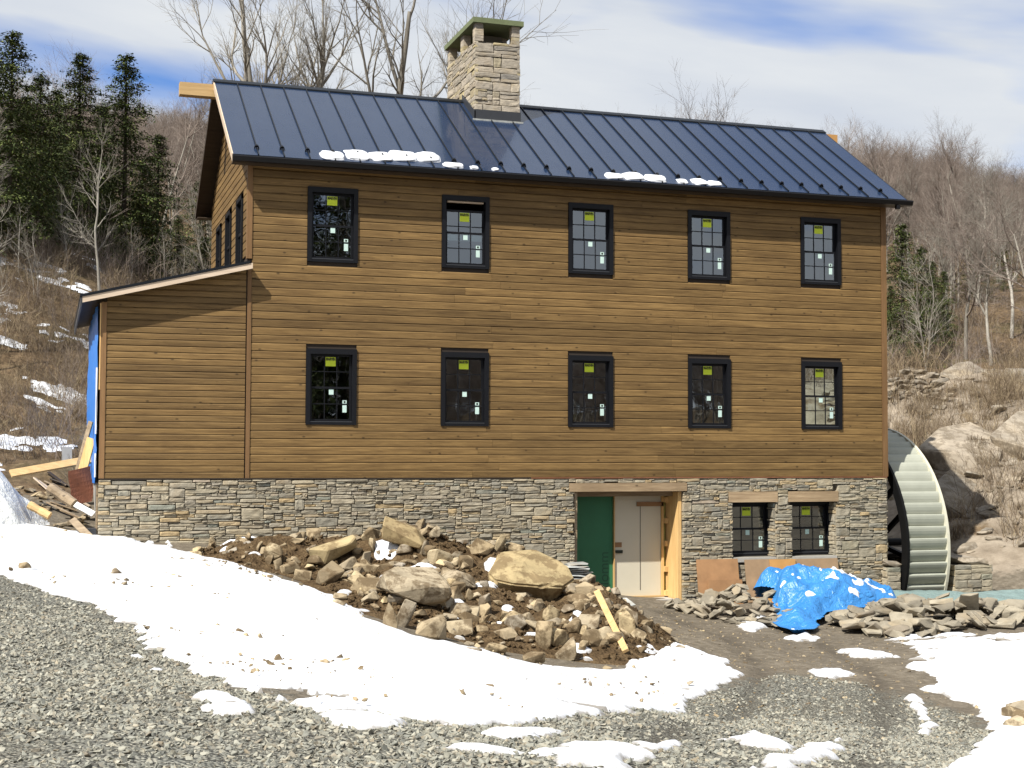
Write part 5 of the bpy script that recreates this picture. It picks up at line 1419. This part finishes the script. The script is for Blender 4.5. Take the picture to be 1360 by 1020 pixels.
br_t = [brush(70 + i, 26, 1.0, M['brush']) for i in range(3)] + [brush(75, 18, 1.5, M['twig'], .8), grass(76, 60, .5), brush(77, 40, .45, M['brush'], 1.2)]
bp = []; bi = []; bs = []
def sow(n_, fn, kinds, s0, s1):
    for _ in range(n_):
        x, y = fn(); bp.append((x, y, tz(x, y))); bi.append(kinds[rw.integers(len(kinds))]); bs.append(rw.uniform(s0, s1))
def left_bank():
    D = 29.8 + 24 * rw.random() ** .8; a = rw.uniform(-.10, .055)
    return CX + D * math.sin(a), CY + D * math.cos(a)
def right_bank():
    while True:
        D = rw.uniform(36, 58); a = rw.uniform(.565, .72)
        x, y = CX + D * math.sin(a), CY + D * math.cos(a)
        if vnoise(x / 3.0, y / 3.0, 5) > .60: return x, y
def wood_edge():
    D = rw.uniform(50, 74); a = rw.uniform(-.1, .74)
    return CX + D * math.sin(a), CY + D * math.cos(a)
sow(620, left_bank, [0, 1, 2, 3, 5, 5], .5, 1.1)
sow(190, right_bank, [0, 1, 2, 4, 4, 2], .5, 1.5)
sow(500, wood_edge, [3, 3, 0, 1], .9, 1.8)
n = len(bp)
scatter('brush', bp, np.stack([rw.normal(0, .1, n), rw.normal(0, .1, n), rw.uniform(0, 6.28, n)], -1), bs, bi, br_t, 'dry brown brush and dead grass on the banks', 'brush')

# ------------------------------------------------------------------ snow, gravel stones, specks
sx = np.arange(-7.0, 14.5, .045); sy = np.arange(-19.2, .2, .045); SX, SY = np.meshgrid(sx, sy)
sd = np.full(SX.shape, -9.0)
for nm, pl in POLY.items():
    if nm == 'gravel': continue
    P_ = np.array(pl); x0, y0 = P_.min(0) - 1; x1, y1 = P_.max(0) + 1
    i0, i1 = np.searchsorted(sx, (x0, x1)); j0, j1 = np.searchsorted(sy, (y0, y1))
    if i1 <= i0 or j1 <= j0: continue
    sub = (slice(j0, j1), slice(i0, i1))
    q = poly_sd(SX[sub], SY[sub], pl)
    if nm == 'k': q = q * .3 + .25 * fbm(SX[sub] / .9, SY[sub] / .22, 15, 3)
    sd[sub] = np.maximum(sd[sub], q)
mm = mound(SX, SY)
onheap = np.where(mm > .0, .55 * fbm(SX / .55, SY / .40, 101, 3) - .17 - .15 * sstep(.6, 1.0, mm), -9)
edge = .16 * fbm(SX / .55, SY / .35, 103, 4) + .05 * fbm(SX / .12, SY / .10, 109, 2)
s = np.where(mm > .02, onheap, sd + edge)
# muddy holes and rut marks melted through the snow field
hole = sstep(.40, .56, fbm(SX / .8, SY / .30, 107, 4)) * 1.3
s = np.minimum(s, sd * .9 + .30 - hole * 1.2) if False else s - hole * (sd < 1.2)
for a_, b_, r_ in [(-2.84, -7.16, 0.25), (-2.71, -5.6, 0.2), (-2.37, -6.47, 0.22), (-2.2, -8.8, 0.22), (-1.32, -10.43, 0.3), (-1.16, -11.07, 0.35), (-0.53, -11.9, 0.2), (-1.25, -16.06, 0.3), (-1.53, -16.22, 0.25), (-0.99, -6.37, 0.2), (0.02, -12.59, 0.2), (-0.45, -8.94, 0.15), (0.82, -12.0, 0.2), (-1.65, -8.05, 0.15), (-3.29, -6.25, 0.2)]:
    s = s - 1.6 * np.exp(-(((SX - a_) + .4 * (SY - b_)) / (r_ * 1.3)) ** 2 - ((SY - b_) / (r_ * .9)) ** 2) * np.clip(.55 + 1.1 * fbm(SX / .14, SY / .14, 151, 2), 0, 1) * np.clip(sd + .4, .3, 1.2)
thick = -.07 + .12 * sstep(-.10, .12, s) + .05 * sstep(.1, .9, s)
base = terrain(SX, SY) + np.maximum(mm, 0) + np.where(mm > 0, .10 * fbm(SX / .5, SY / .5, 61, 4, .6) * sstep(-.02, .25, mm), 0)
SZ = base + thick + sstep(.0, .5, s) * (.05 * fbm(SX / 1.1, SY / .8, 111, 3) + .012 * fbm(SX / .22, SY / .16, 113, 2))
sn = put('snow', grid_mesh('snow', SX, SY, SZ, M['snow'], keep=s > -.13))
at_ = sn.data.attributes.new('depth', 'FLOAT', 'POINT'); co_ = np.empty(len(sn.data.vertices) * 3, np.float32); sn.data.vertices.foreach_get('co', co_); co_ = co_.reshape(-1, 3)
ii = np.clip(np.rint((co_[:, 0] - sx[0]) / .045).astype(int), 0, len(sx) - 1); jj = np.clip(np.rint((co_[:, 1] - sy[0]) / .045).astype(int), 0, len(sy) - 1)
at_.data.foreach_set('value', (s[jj, ii]).astype(np.float32))
tag(sn, 'melting white snow lying in patches over the yard', 'snow', None, 'stuff')
def deep(me):
    a_ = me.attributes.new('depth', 'FLOAT', 'POINT'); a_.data.foreach_set('value', np.full(len(me.vertices), .6, np.float32))
for o in list(COL.objects):
    if o.name.startswith('snow_patch'): deep(o.data)
# thin snow on the left bank
sx2 = np.arange(-9, -1.5, .07); sy2 = np.arange(2.6, 30, .07); BX, BY = np.meshgrid(sx2, sy2)
s2 = fbm(BX / 1.6, BY / .9, 121, 4) + .25 * fbm(BX / .25, BY / .25, 123, 2) - .30
bz = terrain(BX, BY) + .03 + np.where(s2 > 0, .03, -.15)
keep2 = (s2 > -.02) & (BX < -2.6 + (BY - 7) * .1)
o = put('snow', grid_mesh('snow', BX, BY, terrain(BX, BY) + .02 + .05 * np.clip(s2 * 4, -1, 1), M['snow'], keep=keep2)); deep(o.data); tag(o, 'thin broken snow left on the brushy bank', 'snow', None, 'stuff')
# snow lumps slid down to the eave
rn_ = random.Random(61)
def lump_mesh(seed):
    bm = bmesh.new(); bmesh.ops.create_icosphere(bm, subdivisions=3, radius=1)
    for v_ in bm.verts:
        c_ = v_.co; k_ = 1 + .22 * mnoise.noise(c_ * 1.7 + Vector((seed * 3.1, 0, 0)))
        sq = lambda t: math.copysign(abs(t) ** .6, t)
        v_.co = Vector((sq(c_.x) * k_, sq(c_.y) * k_, max(c_.z, -.15) * k_))
    me = bpy.data.meshes.new('snow_lump'); bm.to_mesh(me); bm.free(); me.materials.append(M['snow'])
    me.polygons.foreach_set('use_smooth', [True] * len(me.polygons)); return me
lm = [lump_mesh(i) for i in range(5)]
for q in lm: deep(q)
SL = [(1.75, -0.23, 0.48, 0.64), (2.23, -0.09, 0.5, 0.73), (2.71, -0.08, 0.51, 0.66), (3.16, 0.02, 0.58, 0.83), (3.66, 0.04, 0.52, 0.76), (4.12, -0.29, 0.43, 0.37), (4.52, -0.33, 0.18, 0.21), (4.95, -0.43, 0.15, 0.17), (7.5, -0.3, 0.42, 0.44), (7.93, -0.31, 0.49, 0.58), (8.42, -0.27, 0.48, 0.54), (8.99, -0.36, 0.25, 0.32), (9.39, -0.34, 0.37, 0.46), (9.74, -0.36, 0.33, 0.37)]
for i, (x, y, w, l_) in enumerate(SL):
    l_ *= .62; y = max(y, EY + .02 + l_ * .4)
    tag(put('snow_lump', lm[i % 5], None, (x, y, EZ + (y - EY) * SLOPE + .015), (RROT, 0, rn_.uniform(-.08, .08)), (w * .5, l_ * .5, .03 + .07 * w)), 'lump of snow left along the metal roof\'s eave', 'snow lump', 'snow lumps on the eave')
# crushed stone of the drive, heavy near the camera
peb = [unlinked('gravel_stone', rock_mesh('gravel_stone', 700 + i, (1, .75, .5), M['pebble'], 9)) for i in range(6)]
NG = 90000
gxr = rw.uniform(-7.5, 9.0, NG * 3); gyr = -7 - 14 * rw.random(NG * 3) ** .75
gd = poly_sd(gxr, gyr, POLY['gravel'])
ok = (gd + .5 * fbm(gxr / .7, gyr / .7, 131, 3) > 0) & (np.hypot(gxr - CX, gyr - CY) > 4.5)
ok &= rw.random(len(gxr)) < (.35 + .9 * sstep(-.35, .35, fbm(gxr / 1.5, gyr / 1.5, 133, 3))) * (1 - .75 * ruts(gxr, gyr))
gxr, gyr = gxr[ok][:NG], gyr[ok][:NG]; n = len(gxr)
sc_ = .012 + .040 * rw.random(n) ** 3
scatter('gravel', np.column_stack([gxr, gyr, terrain(gxr, gyr) + sc_ * .12]), np.stack([rw.normal(0, .4, n), rw.normal(0, .4, n), rw.uniform(0, 6.28, n)], -1), sc_ * 1.35, rw.integers(0, 6, n), peb, 'crushed grey-green stone covering the drive', 'gravel')
# stray stones in the muddy yard and dark specks thawing out of the snow
n = 5200
gxr = rw.uniform(3, 15, n); gyr = rw.uniform(-14, -.6, n)
a_ = np.column_stack([gxr, gyr, terrain(gxr, gyr)]); b_ = .012 + .05 * rw.random(n) ** 4
m2 = 1500
gxs = rw.uniform(-5.5, 6, m2 * 6); gys = rw.uniform(-17, -1, m2 * 6)
cl = (fbm(gxs / 1.3, gys / .6, 141, 3) + rw.normal(0, .18, len(gxs)) > .34) & (poly_sd(gxs, gys, POLY['main']) > .05)
gxs, gys = gxs[cl][:m2], gys[cl][:m2]
hh = terrain(gxs, gys) + np.maximum(mound(gxs, gys), 0) + .085
a2 = np.column_stack([gxs, gys, hh]); b2 = .018 + .07 * rw.random(len(gxs)) ** 3
a_ = np.concatenate([a_, a2]); b_ = np.concatenate([b_, b2]); n = len(a_)
scatter('loose_stones', a_, np.stack([rw.normal(0, .3, n), rw.normal(0, .3, n), rw.uniform(0, 6.28, n)], -1), b_ * 1.3, rw.integers(0, 3, n), [unlinked('loose_stone', rock_mesh('loose_stone', 720 + i, (1, .75, .55), M['rubble'], 10)) for i in range(3)], 'scattered small stones on mud and thawing snow', 'stones')
# clods of earth on the heap
n = 2600
gxr = rw.uniform(-1.2, 6.3, n * 3); gyr = rw.uniform(-8.8, -1, n * 3); kq = mound(gxr, gyr) > .04; gxr, gyr = gxr[kq][:n], gyr[kq][:n]; n = len(gxr)
b_ = .03 + .09 * rw.random(n) ** 2.5
scatter('earth_clods', np.column_stack([gxr, gyr, top(gxr, gyr) + .02]), rw.uniform(0, 6.28, (n, 3)), b_, rw.integers(0, 3, n), [unlinked('clod', rock_mesh('clod', 740 + i, (1, .9, .8), M['dirt'], 14)) for i in range(3)], 'crumbs and clods of brown earth on the heap', 'earth')
